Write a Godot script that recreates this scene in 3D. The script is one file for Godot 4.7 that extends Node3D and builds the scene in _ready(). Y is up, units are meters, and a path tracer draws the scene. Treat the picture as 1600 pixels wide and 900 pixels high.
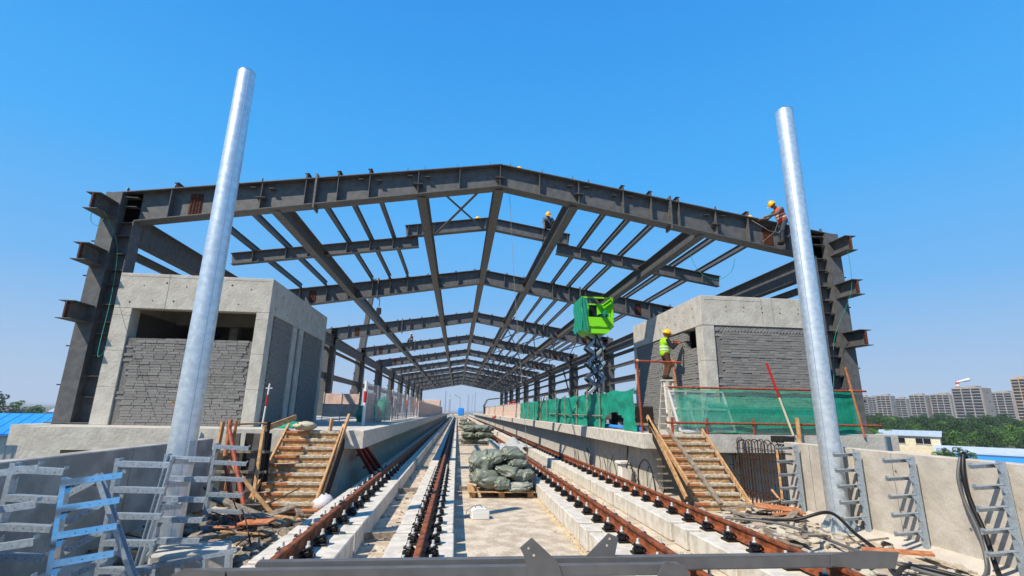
extends Node3D
# A viaduct railway station under construction: bare steel canopy, two track plinths, brick rooms, galvanised masts.

class MB:
	var v := PackedVector3Array()
	var n := PackedVector3Array()
	var c := PackedColorArray()
	var col := Color(1, 1, 1)
	func tri(a: Vector3, b: Vector3, d: Vector3) -> void:
		var nn := (d - a).cross(b - a).normalized()
		v.append(a); v.append(b); v.append(d)
		for k in 3:
			n.append(nn); c.append(col)
	func trin(a: Vector3, b: Vector3, d: Vector3, na: Vector3, nb: Vector3, nd: Vector3) -> void:
		if (d - a).cross(b - a).dot(na + nb + nd) < 0.0:
			v.append(a); v.append(d); v.append(b)
			n.append(na); n.append(nd); n.append(nb)
		else:
			v.append(a); v.append(b); v.append(d)
			n.append(na); n.append(nb); n.append(nd)
		for k in 3:
			c.append(col)
	func quad(a: Vector3, b: Vector3, d: Vector3, e: Vector3) -> void:
		tri(a, b, d); tri(a, d, e)
	func quadn(a: Vector3, b: Vector3, d: Vector3, e: Vector3, na: Vector3, nb: Vector3, nd: Vector3, ne: Vector3) -> void:
		trin(a, b, d, na, nb, nd); trin(a, d, e, na, nd, ne)
	func facing(a: Vector3, b: Vector3, d: Vector3, e: Vector3, outw: Vector3) -> void:
		if (d - a).cross(b - a).dot(outw) < 0.0: quad(a, e, d, b)
		else: quad(a, b, d, e)
	func box(ctr: Vector3, size: Vector3, bs := Basis.IDENTITY, ch := 0.0) -> void:
		var h := size * 0.5
		var cc := minf(ch, minf(h.x, minf(h.y, h.z)) * 0.8)
		var ax := [Vector3.RIGHT, Vector3.UP, Vector3.BACK]
		for i in 3:
			var j := (i + 1) % 3
			var k := (i + 2) % 3
			for s in [-1.0, 1.0]:
				var o: Vector3 = ax[i] * h[i] * s
				var u: Vector3 = ax[j] * (h[j] - cc)
				var w: Vector3 = ax[k] * (h[k] - cc)
				facing(ctr + bs * (o - u - w), ctr + bs * (o + u - w), ctr + bs * (o + u + w), ctr + bs * (o - u + w), bs * (ax[i] * s))
		if cc > 0.0:
			for i in 3:
				var j := (i + 1) % 3
				var k := (i + 2) % 3
				for sj in [-1.0, 1.0]:
					for sk in [-1.0, 1.0]:
						var a: Vector3 = ax[j] * h[j] * sj + ax[k] * (h[k] - cc) * sk
						var b: Vector3 = ax[j] * (h[j] - cc) * sj + ax[k] * h[k] * sk
						var l: Vector3 = ax[i] * (h[i] - cc)
						facing(ctr + bs * (a - l), ctr + bs * (b - l), ctr + bs * (b + l), ctr + bs * (a + l), bs * (ax[j] * sj + ax[k] * sk))
	func bar(a: Vector3, b: Vector3, w: float, h: float, up := Vector3.UP, ch := 0.0) -> void:
		var z := (b - a).normalized()
		var x := up.cross(z)
		if x.length() < 0.01: x = Vector3.RIGHT.cross(z)
		if x.length() < 0.01: x = Vector3.BACK.cross(z)
		x = x.normalized()
		box((a + b) * 0.5, Vector3(w, h, (b - a).length()), Basis(x, z.cross(x), z), ch)
	func cyl(a: Vector3, b: Vector3, r0: float, r1 := -1.0, seg := 10, caps := true) -> void:
		if r1 < 0.0: r1 = r0
		var z := (b - a).normalized()
		var x := z.cross(Vector3.UP)
		if x.length() < 0.01: x = z.cross(Vector3.RIGHT)
		x = x.normalized()
		var y := z.cross(x)
		for i in seg:
			var d0 := x * cos(TAU * i / seg) + y * sin(TAU * i / seg)
			var d1 := x * cos(TAU * (i + 1) / seg) + y * sin(TAU * (i + 1) / seg)
			quadn(a + d0 * r0, b + d0 * r1, b + d1 * r1, a + d1 * r0, d0, d0, d1, d1)
			if caps:
				tri(a, a + d0 * r0, a + d1 * r0)
				tri(b, b + d1 * r1, b + d0 * r1)
	func tube(pts: Array, r: float, seg := 7) -> void:
		for i in pts.size() - 1:
			cyl(pts[i], pts[i + 1], r, r, seg, i == 0 or i == pts.size() - 2)
			if i > 0: ball(pts[i], Vector3.ONE * r, 5, 3)
	func ball(ctr: Vector3, rad: Vector3, seg := 12, rings := 8, bs := Basis.IDENTITY, nz: FastNoiseLite = null, amp := 0.0) -> void:
		var P := []
		var N := []
		for i in rings + 1:
			var t := PI * i / rings
			for j in seg:
				var f := TAU * j / seg
				var d := Vector3(sin(t) * cos(f), cos(t), sin(t) * sin(f))
				var k := 1.0
				if nz: k += amp * nz.get_noise_3dv(d * 10.0 + ctr * 7.0)
				P.append(ctr + bs * (d * rad * k))
				N.append((bs * (d / rad)).normalized())
		for i in rings:
			for j in seg:
				var a := i * seg + j
				var b := i * seg + (j + 1) % seg
				quadn(P[a], P[b], P[b + seg], P[a + seg], N[a], N[b], N[b + seg], N[a + seg])
	func plate(poly: PackedVector2Array, xf: Transform3D, t: float) -> void:
		var z := xf.basis.z.normalized()
		var idx := Geometry2D.triangulate_polygon(poly)
		var q := []
		for p in poly: q.append(xf * Vector3(p.x, p.y, 0))
		for i in range(0, idx.size(), 3):
			for s in [-1.0, 1.0]:
				var a: Vector3 = q[idx[i]] + z * t * 0.5 * s
				var b: Vector3 = q[idx[i + 1]] + z * t * 0.5 * s
				var d: Vector3 = q[idx[i + 2]] + z * t * 0.5 * s
				if (d - a).cross(b - a).dot(z * s) < 0.0: tri(a, d, b)
				else: tri(a, b, d)
		var ctr := Vector3.ZERO
		for p in q: ctr += p / q.size()
		for i in q.size():
			var a: Vector3 = q[i]
			var b: Vector3 = q[(i + 1) % q.size()]
			facing(a - z * t * 0.5, b - z * t * 0.5, b + z * t * 0.5, a + z * t * 0.5, (a + b) * 0.5 - ctr)
	func ibeam(a: Vector3, b: Vector3, up: Vector3, d: float, w: float, tf := 0.02, tw := 0.014) -> void:
		var z := (b - a).normalized()
		var y := (up - z * up.dot(z)).normalized()
		bar(a + y * (d - tf) * 0.5, b + y * (d - tf) * 0.5, w, tf, y)
		bar(a - y * (d - tf) * 0.5, b - y * (d - tf) * 0.5, w, tf, y)
		bar(a, b, tw, d - 2.0 * tf, y)
	func grid(P: Array, nu: int, nv: int, skip := {}) -> void:
		var N := []
		for i in nu + 1:
			for j in nv + 1:
				var du: Vector3 = P[mini(i + 1, nu) * (nv + 1) + j] - P[maxi(i - 1, 0) * (nv + 1) + j]
				var dv: Vector3 = P[i * (nv + 1) + mini(j + 1, nv)] - P[i * (nv + 1) + maxi(j - 1, 0)]
				N.append(dv.cross(du).normalized())
		for i in nu:
			for j in nv:
				if skip.has(i * nv + j): continue
				var a := i * (nv + 1) + j
				var b := a + nv + 1
				quadn(P[a], P[b], P[b + 1], P[a + 1], N[a], N[b], N[b + 1], N[a + 1])
	func mesh() -> ArrayMesh:
		var ar := []
		ar.resize(Mesh.ARRAY_MAX)
		ar[Mesh.ARRAY_VERTEX] = v
		ar[Mesh.ARRAY_NORMAL] = n
		ar[Mesh.ARRAY_COLOR] = c
		var m := ArrayMesh.new()
		m.add_surface_from_arrays(Mesh.PRIMITIVE_TRIANGLES, ar)
		return m

var names := {}
var M := {}
var rng := RandomNumberGenerator.new()

func P(x: float, y: float, d: float) -> Vector3: return Vector3(x, y, -d)
func R(a: float, b: float) -> float: return rng.randf_range(a, b)

func put(o: Node3D, called: String, parent: Node) -> void:
	var k := str(parent.get_instance_id()) + called
	var i: int = names.get(k, 0)
	names[k] = i + 1
	o.name = called if i == 0 else "%s_%03d" % [called, i]
	parent.add_child(o, true)

func thing(called: String, label: String, category: String, at := Vector3.ZERO, turn := 0.0, group := "") -> Node3D:
	var o := Node3D.new()
	put(o, called, self)
	o.position = at
	o.rotation.y = turn
	return tag(o, label, category, group)

func tag(o: Node3D, label: String, category: String, group := "", kind := "") -> Node3D:
	if label: o.set_meta("label", label)
	if category: o.set_meta("category", category)
	if group: o.set_meta("group", group)
	if kind: o.set_meta("kind", kind)
	return o

func obj(called: String, mb, m: Material, parent: Node = self, at := Vector3.ZERO) -> MeshInstance3D:
	var o := MeshInstance3D.new()
	o.mesh = mb.mesh() if mb is MB else mb
	o.material_override = m
	o.position = at
	put(o, called, parent)
	return o

func single(called: String, mb, m: Material, label: String, category: String, group := "") -> MeshInstance3D:
	var o := obj(called, mb, m)
	tag(o, label, category, group)
	return o

func struct(called: String, mb, m: Material, label := "") -> MeshInstance3D:
	var o := obj(called, mb, m)
	tag(o, label, "", "", "structure")
	return o

func stuff(o: Node3D) -> Node3D:
	o.set_meta("kind", "stuff")
	return o

func dup(root: Node3D, at: Vector3, turn := 0.0, label := "") -> Node3D:
	var r: Node3D = root.duplicate()
	var nm := String(root.name)
	if nm.length() > 4 and nm.right(3).is_valid_int(): nm = nm.left(-4)
	put(r, nm, self)
	r.position = at
	r.rotation.y = turn
	if label: r.set_meta("label", label)
	return r

# ---- materials -------------------------------------------------------------
func noise_img(seed_: int, freq: float, oct := 4, size := 512, kind := FastNoiseLite.TYPE_SIMPLEX_SMOOTH) -> PackedByteArray:
	var f := FastNoiseLite.new()
	f.seed = seed_
	f.frequency = freq
	f.noise_type = kind
	f.fractal_octaves = oct
	return f.get_seamless_image(size, size).get_data()

# a colour map: base c1 blended to c2 by broad blotches, fine grain, and small spots
func tex(seed_: int, c1: Color, c2: Color, f_blotch: float, contrast: float, grain: float, spot := Color.BLACK, spot_amt := 0.0, f_fine := 0.12, streak := 1.0) -> ImageTexture:
	var s := 512
	var a := noise_img(seed_, f_blotch, 5)
	var b := noise_img(seed_ + 1, f_fine, 3)
	var d := noise_img(seed_ + 2, 0.045, 2)
	var out := PackedByteArray()
	out.resize(s * s * 3)
	for y in s:
		var ys := int(y / streak) % s
		for x in s:
			var i := y * s + x
			var k := clampf((a[ys * s + x] / 255.0 - 0.5) * contrast + 0.5, 0.0, 1.0)
			var g := 1.0 + (b[i] / 255.0 - 0.5) * grain
			var q := c1.lerp(c2, k)
			if spot_amt > 0.0:
				var t := clampf((d[i] / 255.0 - (1.0 - spot_amt)) * 12.0, 0.0, 1.0)
				q = q.lerp(spot, t)
			out[i * 3] = int(clampf(q.r * g, 0, 1) * 255)
			out[i * 3 + 1] = int(clampf(q.g * g, 0, 1) * 255)
			out[i * 3 + 2] = int(clampf(q.b * g, 0, 1) * 255)
	var im := Image.create_from_data(s, s, false, Image.FORMAT_RGB8, out)
	return ImageTexture.create_from_image(im)

var ntex := {}
func ntex_of(freq: float, strength: float, seed_ := 5) -> ImageTexture:
	var k := "%f_%f" % [freq, strength]
	if not ntex.has(k):
		var im := Image.create_from_data(512, 512, false, Image.FORMAT_L8, noise_img(seed_, freq, 4))
		im.convert(Image.FORMAT_RGBA8)
		im.bump_map_to_normal_map(strength)
		ntex[k] = ImageTexture.create_from_image(im)
	return ntex[k]

func mat(key: String, albedo, rough: float, metal := 0.0, scale := 1.0, nfreq := 0.0, nstr := 2.0, world := true) -> StandardMaterial3D:
	var m := StandardMaterial3D.new()
	if albedo is Color: m.albedo_color = albedo
	else:
		m.albedo_texture = albedo
		m.uv1_triplanar = true
		m.uv1_world_triplanar = world
		m.uv1_scale = Vector3.ONE * scale
	m.vertex_color_use_as_albedo = true
	m.roughness = rough
	m.metallic = metal
	m.cull_mode = BaseMaterial3D.CULL_DISABLED
	if nfreq > 0.0:
		m.uv1_triplanar = true
		m.uv1_world_triplanar = world
		m.uv1_scale = Vector3.ONE * scale
		m.normal_enabled = true
		m.normal_texture = ntex_of(nfreq, nstr)
	M[key] = m
	return m

func make_materials() -> void:
	mat("deck", tex(11, Color(0.77, 0.715, 0.63), Color(0.66, 0.60, 0.52), 0.012, 2.4, 0.18, Color(0.54, 0.48, 0.41), 0.16), 0.92, 0.0, 0.35, 0.05, 2.0)
	mat("concrete", tex(21, Color(0.73, 0.715, 0.675), Color(0.675, 0.655, 0.615), 0.010, 2.0, 0.10, Color(0.53, 0.50, 0.46), 0.13), 0.88, 0.0, 0.4, 0.04, 1.2)
	mat("plinth", tex(31, Color(0.80, 0.775, 0.73), Color(0.72, 0.695, 0.645), 0.014, 2.2, 0.09, Color(0.56, 0.53, 0.48), 0.13), 0.85, 0.0, 0.5, 0.05, 0.8)
	mat("parapet", tex(41, Color(0.735, 0.705, 0.655), Color(0.67, 0.64, 0.595), 0.009, 1.8, 0.08, Color(0.57, 0.53, 0.48), 0.10), 0.87, 0.0, 0.4, 0.04, 1.0)
	mat("parapet_shaded", tex(45, Color(0.64, 0.62, 0.59), Color(0.54, 0.525, 0.50), 0.009, 2.4, 0.09, Color(0.46, 0.44, 0.42), 0.14), 0.9, 0.0, 0.4, 0.04, 1.0)  # parapet copy with shade painted into its darker base; the spots are stains
	mat("mortar", tex(51, Color(0.47, 0.46, 0.445), Color(0.40, 0.39, 0.38), 0.03, 2.0, 0.3), 0.95, 0.0, 1.0, 0.12, 4.0)
	for i in 4:
		var g: float = [0.53, 0.55, 0.575, 0.51][i]
		mat("brick%d" % i, tex(61 + i * 5, Color(g, g * 0.985, g * 0.96), Color(g * 0.85, g * 0.84, g * 0.82), 0.05, 2.5, 0.3), 0.93, 0.0, 2.0, 0.10, 5.0)
	mat("steel", tex(91, Color(0.36, 0.36, 0.36), Color(0.31, 0.31, 0.312), 0.014, 2.6, 0.12, Color(0.43, 0.41, 0.39), 0.13), 0.55, 0.0, 0.5)
	mat("near_steel", tex(95, Color(0.37, 0.37, 0.37), Color(0.335, 0.335, 0.335), 0.010, 2.0, 0.05, Color(0.42, 0.41, 0.40), 0.07), 0.5, 0.0, 0.7)
	mat("rust", tex(101, Color(0.40, 0.20, 0.11), Color(0.25, 0.13, 0.085), 0.03, 2.5, 0.4), 0.9, 0.0, 1.0)
	mat("rail", tex(105, Color(0.58, 0.31, 0.155), Color(0.38, 0.205, 0.12), 0.012, 3.0, 0.25, Color(0.22, 0.12, 0.08), 0.16), 0.72, 0.1, 0.8)
	mat("galv", tex(111, Color(0.90, 0.925, 0.935), Color(0.80, 0.835, 0.855), 0.022, 1.9, 0.07, Color(0.64, 0.66, 0.68), 0.04, 0.3), 0.40, 0.72, 0.7, 0.03, 0.5)
	mat("galv_dull", tex(115, Color(0.69, 0.735, 0.77), Color(0.60, 0.65, 0.69), 0.03, 2.2, 0.10, Color(0.76, 0.78, 0.80), 0.1), 0.36, 0.45, 1.2)
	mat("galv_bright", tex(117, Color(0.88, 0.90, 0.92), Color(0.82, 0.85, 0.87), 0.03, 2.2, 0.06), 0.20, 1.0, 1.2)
	mat("wood", tex(121, Color(0.76, 0.61, 0.43), Color(0.62, 0.46, 0.30), 0.02, 2.6, 0.3, Color(0.66, 0.62, 0.55), 0.2), 0.85, 0.0, 0.7)
	mat("wood_red", tex(125, Color(0.62, 0.34, 0.20), Color(0.70, 0.48, 0.31), 0.02, 2.6, 0.3, Color(0.62, 0.58, 0.52), 0.22), 0.85, 0.0, 0.7)
	mat("wood_grey", tex(129, Color(0.56, 0.52, 0.46), Color(0.42, 0.37, 0.32), 0.02, 2.6, 0.3, Color(0.30, 0.25, 0.22), 0.15), 0.9, 0.0, 0.7)
	mat("cement_wood", tex(133, Color(0.76, 0.72, 0.64), Color(0.64, 0.58, 0.49), 0.02, 2.6, 0.3, Color(0.62, 0.44, 0.28), 0.12), 0.92, 0.0, 0.9, 0.08, 4.0)
	mat("clip", tex(137, Color(0.085, 0.085, 0.09), Color(0.05, 0.05, 0.055), 0.05, 2.0, 0.3), 0.45, 0.2, 2.0)
	mat("bolt", Color(0.86, 0.86, 0.83), 0.35, 0.3)
	mat("bag", tex(141, Color(0.49, 0.51, 0.45), Color(0.42, 0.445, 0.395), 0.02, 2.4, 0.08), 0.36, 0.0, 2.2, 0.016, 9.0, false)
	mat("bag_pale", tex(145, Color(0.56, 0.57, 0.53), Color(0.48, 0.49, 0.45), 0.02, 2.4, 0.08), 0.42, 0.0, 2.2, 0.016, 9.0, false)
	mat("orange_pipe", tex(149, Color(0.64, 0.27, 0.14), Color(0.44, 0.20, 0.13), 0.02, 3.0, 0.2, Color(0.60, 0.50, 0.42), 0.12), 0.65, 0.0, 1.0)
	mat("rebar", tex(153, Color(0.30, 0.19, 0.13), Color(0.20, 0.13, 0.10), 0.04, 2.0, 0.3), 0.85, 0.1, 2.0)
	mat("red", Color(0.72, 0.10, 0.07), 0.5)
	mat("dark_red", tex(157, Color(0.58, 0.17, 0.14), Color(0.46, 0.14, 0.12), 0.03, 2.0, 0.2), 0.6, 0.0, 1.0)
	mat("white", Color(0.86, 0.85, 0.82), 0.5)
	mat("dirty_white", tex(161, Color(0.82, 0.80, 0.76), Color(0.70, 0.67, 0.62), 0.02, 2.2, 0.1), 0.6, 0.0, 0.8)
	mat("pink", tex(165, Color(0.87, 0.745, 0.68), Color(0.79, 0.665, 0.60), 0.012, 2.4, 0.1, Color(0.62, 0.52, 0.48), 0.1), 0.6, 0.0, 0.5)
	mat("black", Color(0.035, 0.035, 0.04), 0.5)
	mat("dark", Color(0.10, 0.09, 0.085), 0.8)
	mat("yellow", Color(0.93, 0.70, 0.05), 0.35)
	mat("lime", Color(0.50, 0.86, 0.10), 0.45)
	mat("blue", tex(169, Color(0.13, 0.52, 0.90), Color(0.18, 0.58, 0.93), 0.01, 2.0, 0.04), 0.5, 0.0, 0.1)
	mat("roof_white", tex(173, Color(0.70, 0.74, 0.78), Color(0.64, 0.69, 0.74), 0.01, 2.0, 0.05), 0.5, 0.0, 0.1)
	mat("cream", tex(177, Color(0.84, 0.80, 0.70), Color(0.78, 0.73, 0.62), 0.01, 2.0, 0.05), 0.8, 0.0, 0.2)
	mat("glass", Color(0.06, 0.08, 0.10), 0.12)
	mat("leaf", tex(181, Color(0.25, 0.41, 0.12), Color(0.34, 0.48, 0.17), 0.05, 2.4, 0.2), 0.8, 0.0, 0.4).backlight_enabled = true
	M["leaf"].backlight = Color(0.06, 0.10, 0.02)
	mat("leaf_dark", tex(185, Color(0.15, 0.27, 0.10), Color(0.21, 0.33, 0.13), 0.05, 2.4, 0.2), 0.85, 0.0, 0.4)
	mat("bark", Color(0.20, 0.15, 0.11), 0.95)
	mat("ground", tex(189, Color(0.30, 0.31, 0.22), Color(0.40, 0.37, 0.30), 0.02, 2.4, 0.2), 0.95, 0.0, 0.02)
	mat("tower", tex(201, Color(0.63, 0.60, 0.56), Color(0.56, 0.53, 0.50), 0.01, 2.0, 0.05), 0.85, 0.0, 0.02)
	mat("tan", tex(205, Color(0.73, 0.64, 0.54), Color(0.67, 0.58, 0.48), 0.01, 2.0, 0.05), 0.85, 0.0, 0.02)
	mat("flat", Color(1, 1, 1), 0.75)
	mat("cloth", tex(193, Color(1, 1, 1), Color(0.82, 0.82, 0.82), 0.03, 2.0, 0.15), 0.9, 0.0, 2.0, 0.06, 5.0, false)
	var g := mat("net", tex(197, Color(0.03, 0.58, 0.48), Color(0.02, 0.50, 0.41), 0.02, 2.2, 0.15), 0.7, 0.0, 0.8)
	g.backlight_enabled = true
	g.backlight = Color(0.02, 0.22, 0.15)
	var t := mat("net_thin", tex(197, Color(0.05, 0.66, 0.53), Color(0.04, 0.60, 0.48), 0.02, 2.2, 0.15), 0.7, 0.0, 0.8)
	t.transparency = BaseMaterial3D.TRANSPARENCY_ALPHA
	t.albedo_color = Color(1, 1, 1, 0.58)
	var f := mat("film", Color(0.74, 0.66, 0.66, 0.52), 0.35)
	f.transparency = BaseMaterial3D.TRANSPARENCY_ALPHA
	var p := mat("pane", Color(0.75, 0.80, 0.84, 0.4), 0.15)
	p.transparency = BaseMaterial3D.TRANSPARENCY_ALPHA

const CX := 1.07
func roofy(rel: float) -> float: return 9.83 - 0.156 * absf(rel)

func setup_view() -> void:
	var cam := Camera3D.new()
	cam.name = "camera"
	add_child(cam)
	cam.fov = 60.931
	cam.near = 0.05
	cam.far = 4000.0
	cam.transform = Transform3D(Basis(Vector3(0.99397, 0.01669, 0.10837), Vector3(-0.0427, 0.96925, 0.24236), Vector3(-0.101, -0.24552, 0.96412)).orthonormalized(), Vector3(0, 2, 0))
	cam.current = true
	var env := Environment.new()
	env.background_mode = Environment.BG_SKY
	var sky := Sky.new()
	var sm := PanoramaSkyMaterial.new()
	# clear air: elevation in degrees, then the colour of the sky there (linear)
	var stops := [[-90, Vector3(0.20, 0.20, 0.18)], [-4, Vector3(0.34, 0.38, 0.42)], [-0.5, Vector3(0.49, 0.61, 0.77)], [0, Vector3(0.49, 0.61, 0.77)], [6, Vector3(0.35, 0.55, 0.82)], [13, Vector3(0.175, 0.485, 0.91)], [25, Vector3(0.072, 0.425, 0.95)], [38, Vector3(0.045, 0.345, 0.88)], [52, Vector3(0.03, 0.27, 0.78)], [90, Vector3(0.03, 0.20, 0.62)]]
	var im := Image.create(8, 1024, false, Image.FORMAT_RGBF)
	for yy in 1024:
		var el := 90.0 - 180.0 * (yy + 0.5) / 1024.0
		var q := Vector3.ZERO
		for i in stops.size() - 1:
			if el >= stops[i][0] and el <= stops[i + 1][0]:
				q = (stops[i][1] as Vector3).lerp(stops[i + 1][1], (el - stops[i][0]) / (stops[i + 1][0] - stops[i][0]))
		for xx in 8: im.set_pixel(xx, yy, Color(q.x, q.y, q.z) / 1.3)
	sm.panorama = ImageTexture.create_from_image(im)
	sky.sky_material = sm
	env.sky = sky
	env.tonemap_mode = Environment.TONE_MAPPER_LINEAR
	env.tonemap_exposure = 1.3
	env.sdfgi_enabled = true
	env.ssao_enabled = true
	env.ssil_enabled = true
	env.fog_enabled = true
	env.fog_density = 0.0002
	env.fog_light_color = Color(0.86, 0.90, 0.95)
	var we := WorldEnvironment.new()
	we.name = "world_environment"
	we.environment = env
	add_child(we)
	var sun := DirectionalLight3D.new()
	sun.name = "sun"
	sun.light_energy = 1.6
	sun.light_color = Color(1.0, 0.955, 0.88)
	sun.light_angular_distance = 0.5
	sun.shadow_enabled = true
	add_child(sun)
	sun.look_at_from_position(Vector3.ZERO, Vector3(1.3, -1.9, -1.0), Vector3.UP)

# ---- steel canopy -----------------------------------------------------------
func frame_node(front: bool) -> Node3D:
	var f := Node3D.new()
	var st: Material = M.steel
	for s in [-1.0, 1.0]:
		var b := MB.new()
		var slope := Vector3(s, -0.156, 0).normalized()
		var up := Vector3(s * 0.156, 1, 0).normalized()
		var t0 := Vector3(0, 9.83, 0)
		var t1 := Vector3(s * 11.5, roofy(11.5), 0)
		var l0 := Vector3(0, 9.07, 0)
		var l1 := Vector3(s * 10.66, 7.22, 0)
		b.bar(t0, t1, 0.44, 0.026, up)
		b.bar(l0, l1, 0.44, 0.026, up)
		b.plate(PackedVector2Array([Vector2(0, 9.82), Vector2(s * 11.45, roofy(11.45) - 0.01), Vector2(s * 11.1, 7.2), Vector2(s * 10.66, 7.23), Vector2(0, 9.08)]), Transform3D.IDENTITY, 0.016)
		obj("rafter", b, st, f)
		var c := MB.new()
		c.box(Vector3(s * 10.66, 4.37, 0), Vector3(0.024, 5.7, 0.44))
		c.box(Vector3(s * 10.87, 4.85, 0), Vector3(0.40, 6.66, 0.016))
		c.box(Vector3(s * 11.29, 4.765, 0.03), Vector3(0.42, 6.53, 0.56))
		c.box(Vector3(s * 11.07, 4.775, 0.29), Vector3(0.03, 6.55, 0.05))
		c.box(Vector3(s * 11.06, 1.535, 0), Vector3(1.2, 0.03, 0.7))
		obj("column", c, st, f)
		for y in [2.2, 2.75, 3.3, 3.9, 4.22, 4.72, 5.30, 5.72, 6.2, 6.75, 7.16, 7.66, 7.95]:
			var q := MB.new()
			q.box(Vector3(s * 10.87, y, 0), Vector3(0.38, 0.014, 0.40))
			obj("column_stiffener", q, st, f)
		for rel in [1.3, 2.6, 4.1, 5.05, 6.0, 7.27, 8.4, 9.8]:
			var q := MB.new()
			var top := roofy(rel) - 0.014
			var bot: float = 9.07 - (9.07 - 7.22) / 10.66 * rel + 0.014
			q.box(Vector3(s * rel, (top + bot) * 0.5, 0), Vector3(0.016, top - bot, 0.40))
			obj("stiffener", q, st, f)
			if rel in [2.6, 7.27]: bracket(f, Vector3(s * rel, bot + (top - bot) * 0.42, 0))
			if rel in [2.6, 4.1, 7.27]:
				for k in [-1, 1]:
					var lug := MB.new()
					lug.box(Vector3(s * rel + k * 0.28, top - 0.16, 0.09), Vector3(0.16, 0.012, 0.16))
					obj("lug", lug, st, f)
		var e := MB.new()
		var ey := roofy(5.7)
		e.box(Vector3(s * 5.7, ey - 0.43, 0), Vector3(0.055, 1.14, 0.47))
		for k in 6: e.cyl(Vector3(s * 5.7 - 0.06, ey - 0.85 + k * 0.15, 0.17), Vector3(s * 5.7 + 0.06, ey - 0.85 + k * 0.15, 0.17), 0.018, -1, 6)
		obj("end_plate", e, st, f)
		var sp := MB.new()
		var sy := roofy(9.16) - 0.48
		for k in [-1.0, 1.0]:
			for h in 2: sp.box(Vector3(s * 9.16 + (h - 0.5) * 0.19, sy, k * 0.014), Vector3(0.17, 0.66, 0.014))
			for i in 4:
				for j in 9:
					var p := Vector3(s * 9.16 + (i - 1.5) * 0.085, sy - 0.28 + j * 0.07, k * 0.02)
					sp.cyl(p, p + Vector3(0, 0, k * 0.03), 0.019, -1, 6)
		obj("splice_plate", sp, M.rust, f)
		for rel in [0.34, 1.4, 2.43, 2.97, 4.15, 5.1, 6.05, 7.35, 8.5, 9.8, 11.1]:
			var q := MB.new()
			var y := roofy(rel)
			q.plate(PackedVector2Array([Vector2(-0.10, 0), Vector2(0.10, 0), Vector2(0.035, 0.2), Vector2(-0.035, 0.2)]), Transform3D(Basis(Vector3(0, 0, 1), Vector3.UP, Vector3(-1, 0, 0)), Vector3(s * rel, y, 0.05)), 0.014)
			q.box(Vector3(s * rel + 0.06 * s, y + 0.07, -0.06), Vector3(0.14, 0.14, 0.012))
			obj("purlin_cleat", q, st, f)
		for y in [2.49, 3.53, 5.52, 6.55]:
			var q := MB.new()
			q.box(Vector3(s * 11.57, y, 0.05), Vector3(0.14, 0.20, 0.012))
			q.box(Vector3(s * 11.57, y - 0.1, -0.02), Vector3(0.14, 0.012, 0.16))
			q.box(Vector3(s * 11.62, y + 0.02, 0.1), Vector3(0.22, 0.03, 0.05))
			obj("girt_cleat", q, M.dark, f)
		if front:
			for y in [7.46, 6.0, 4.40]:
				var q := MB.new()
				q.ibeam(Vector3(s * 11.29, y, 0.22), Vector3(s * 11.29, y, 1.05), Vector3.UP, 0.48, 0.38, 0.018, 0.014)
				var sb := obj("stub_beam", q, st, f)
				var w := MB.new()
				for k in [-1.0, 1.0]:
					w.box(Vector3(s * 11.29 + k * 0.014, y, 1.0), Vector3(0.012, 0.40, 0.11))
					for j in 5: w.cyl(Vector3(s * 11.29, y - 0.16 + j * 0.08, 1.0), Vector3(s * 11.29 + k * 0.05, y - 0.16 + j * 0.08, 1.0), 0.018, -1, 6)
				obj("bolt_plate", w, M.rust, sb)
	var m := MB.new()
	m.box(Vector3(0, 9.45, 0), Vector3(0.018, 0.72, 0.40))
	obj("stiffener", m, st, f)
	bracket(f, Vector3(0, 9.36, 0))
	return f

func bracket(f: Node3D, p: Vector3) -> void:
	var q := MB.new()
	q.box(p + Vector3(0, 0, 0.13), Vector3(0.30, 0.014, 0.22))
	q.plate(PackedVector2Array([Vector2(0, 0), Vector2(0.22, 0), Vector2(0, -0.26)]), Transform3D(Basis(Vector3(0, 0, 1), Vector3.UP, Vector3(-1, 0, 0)), p + Vector3(0.012, -0.008, 0.008)), 0.014)
	obj("bracket_plate", q, M.steel, f)

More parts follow.
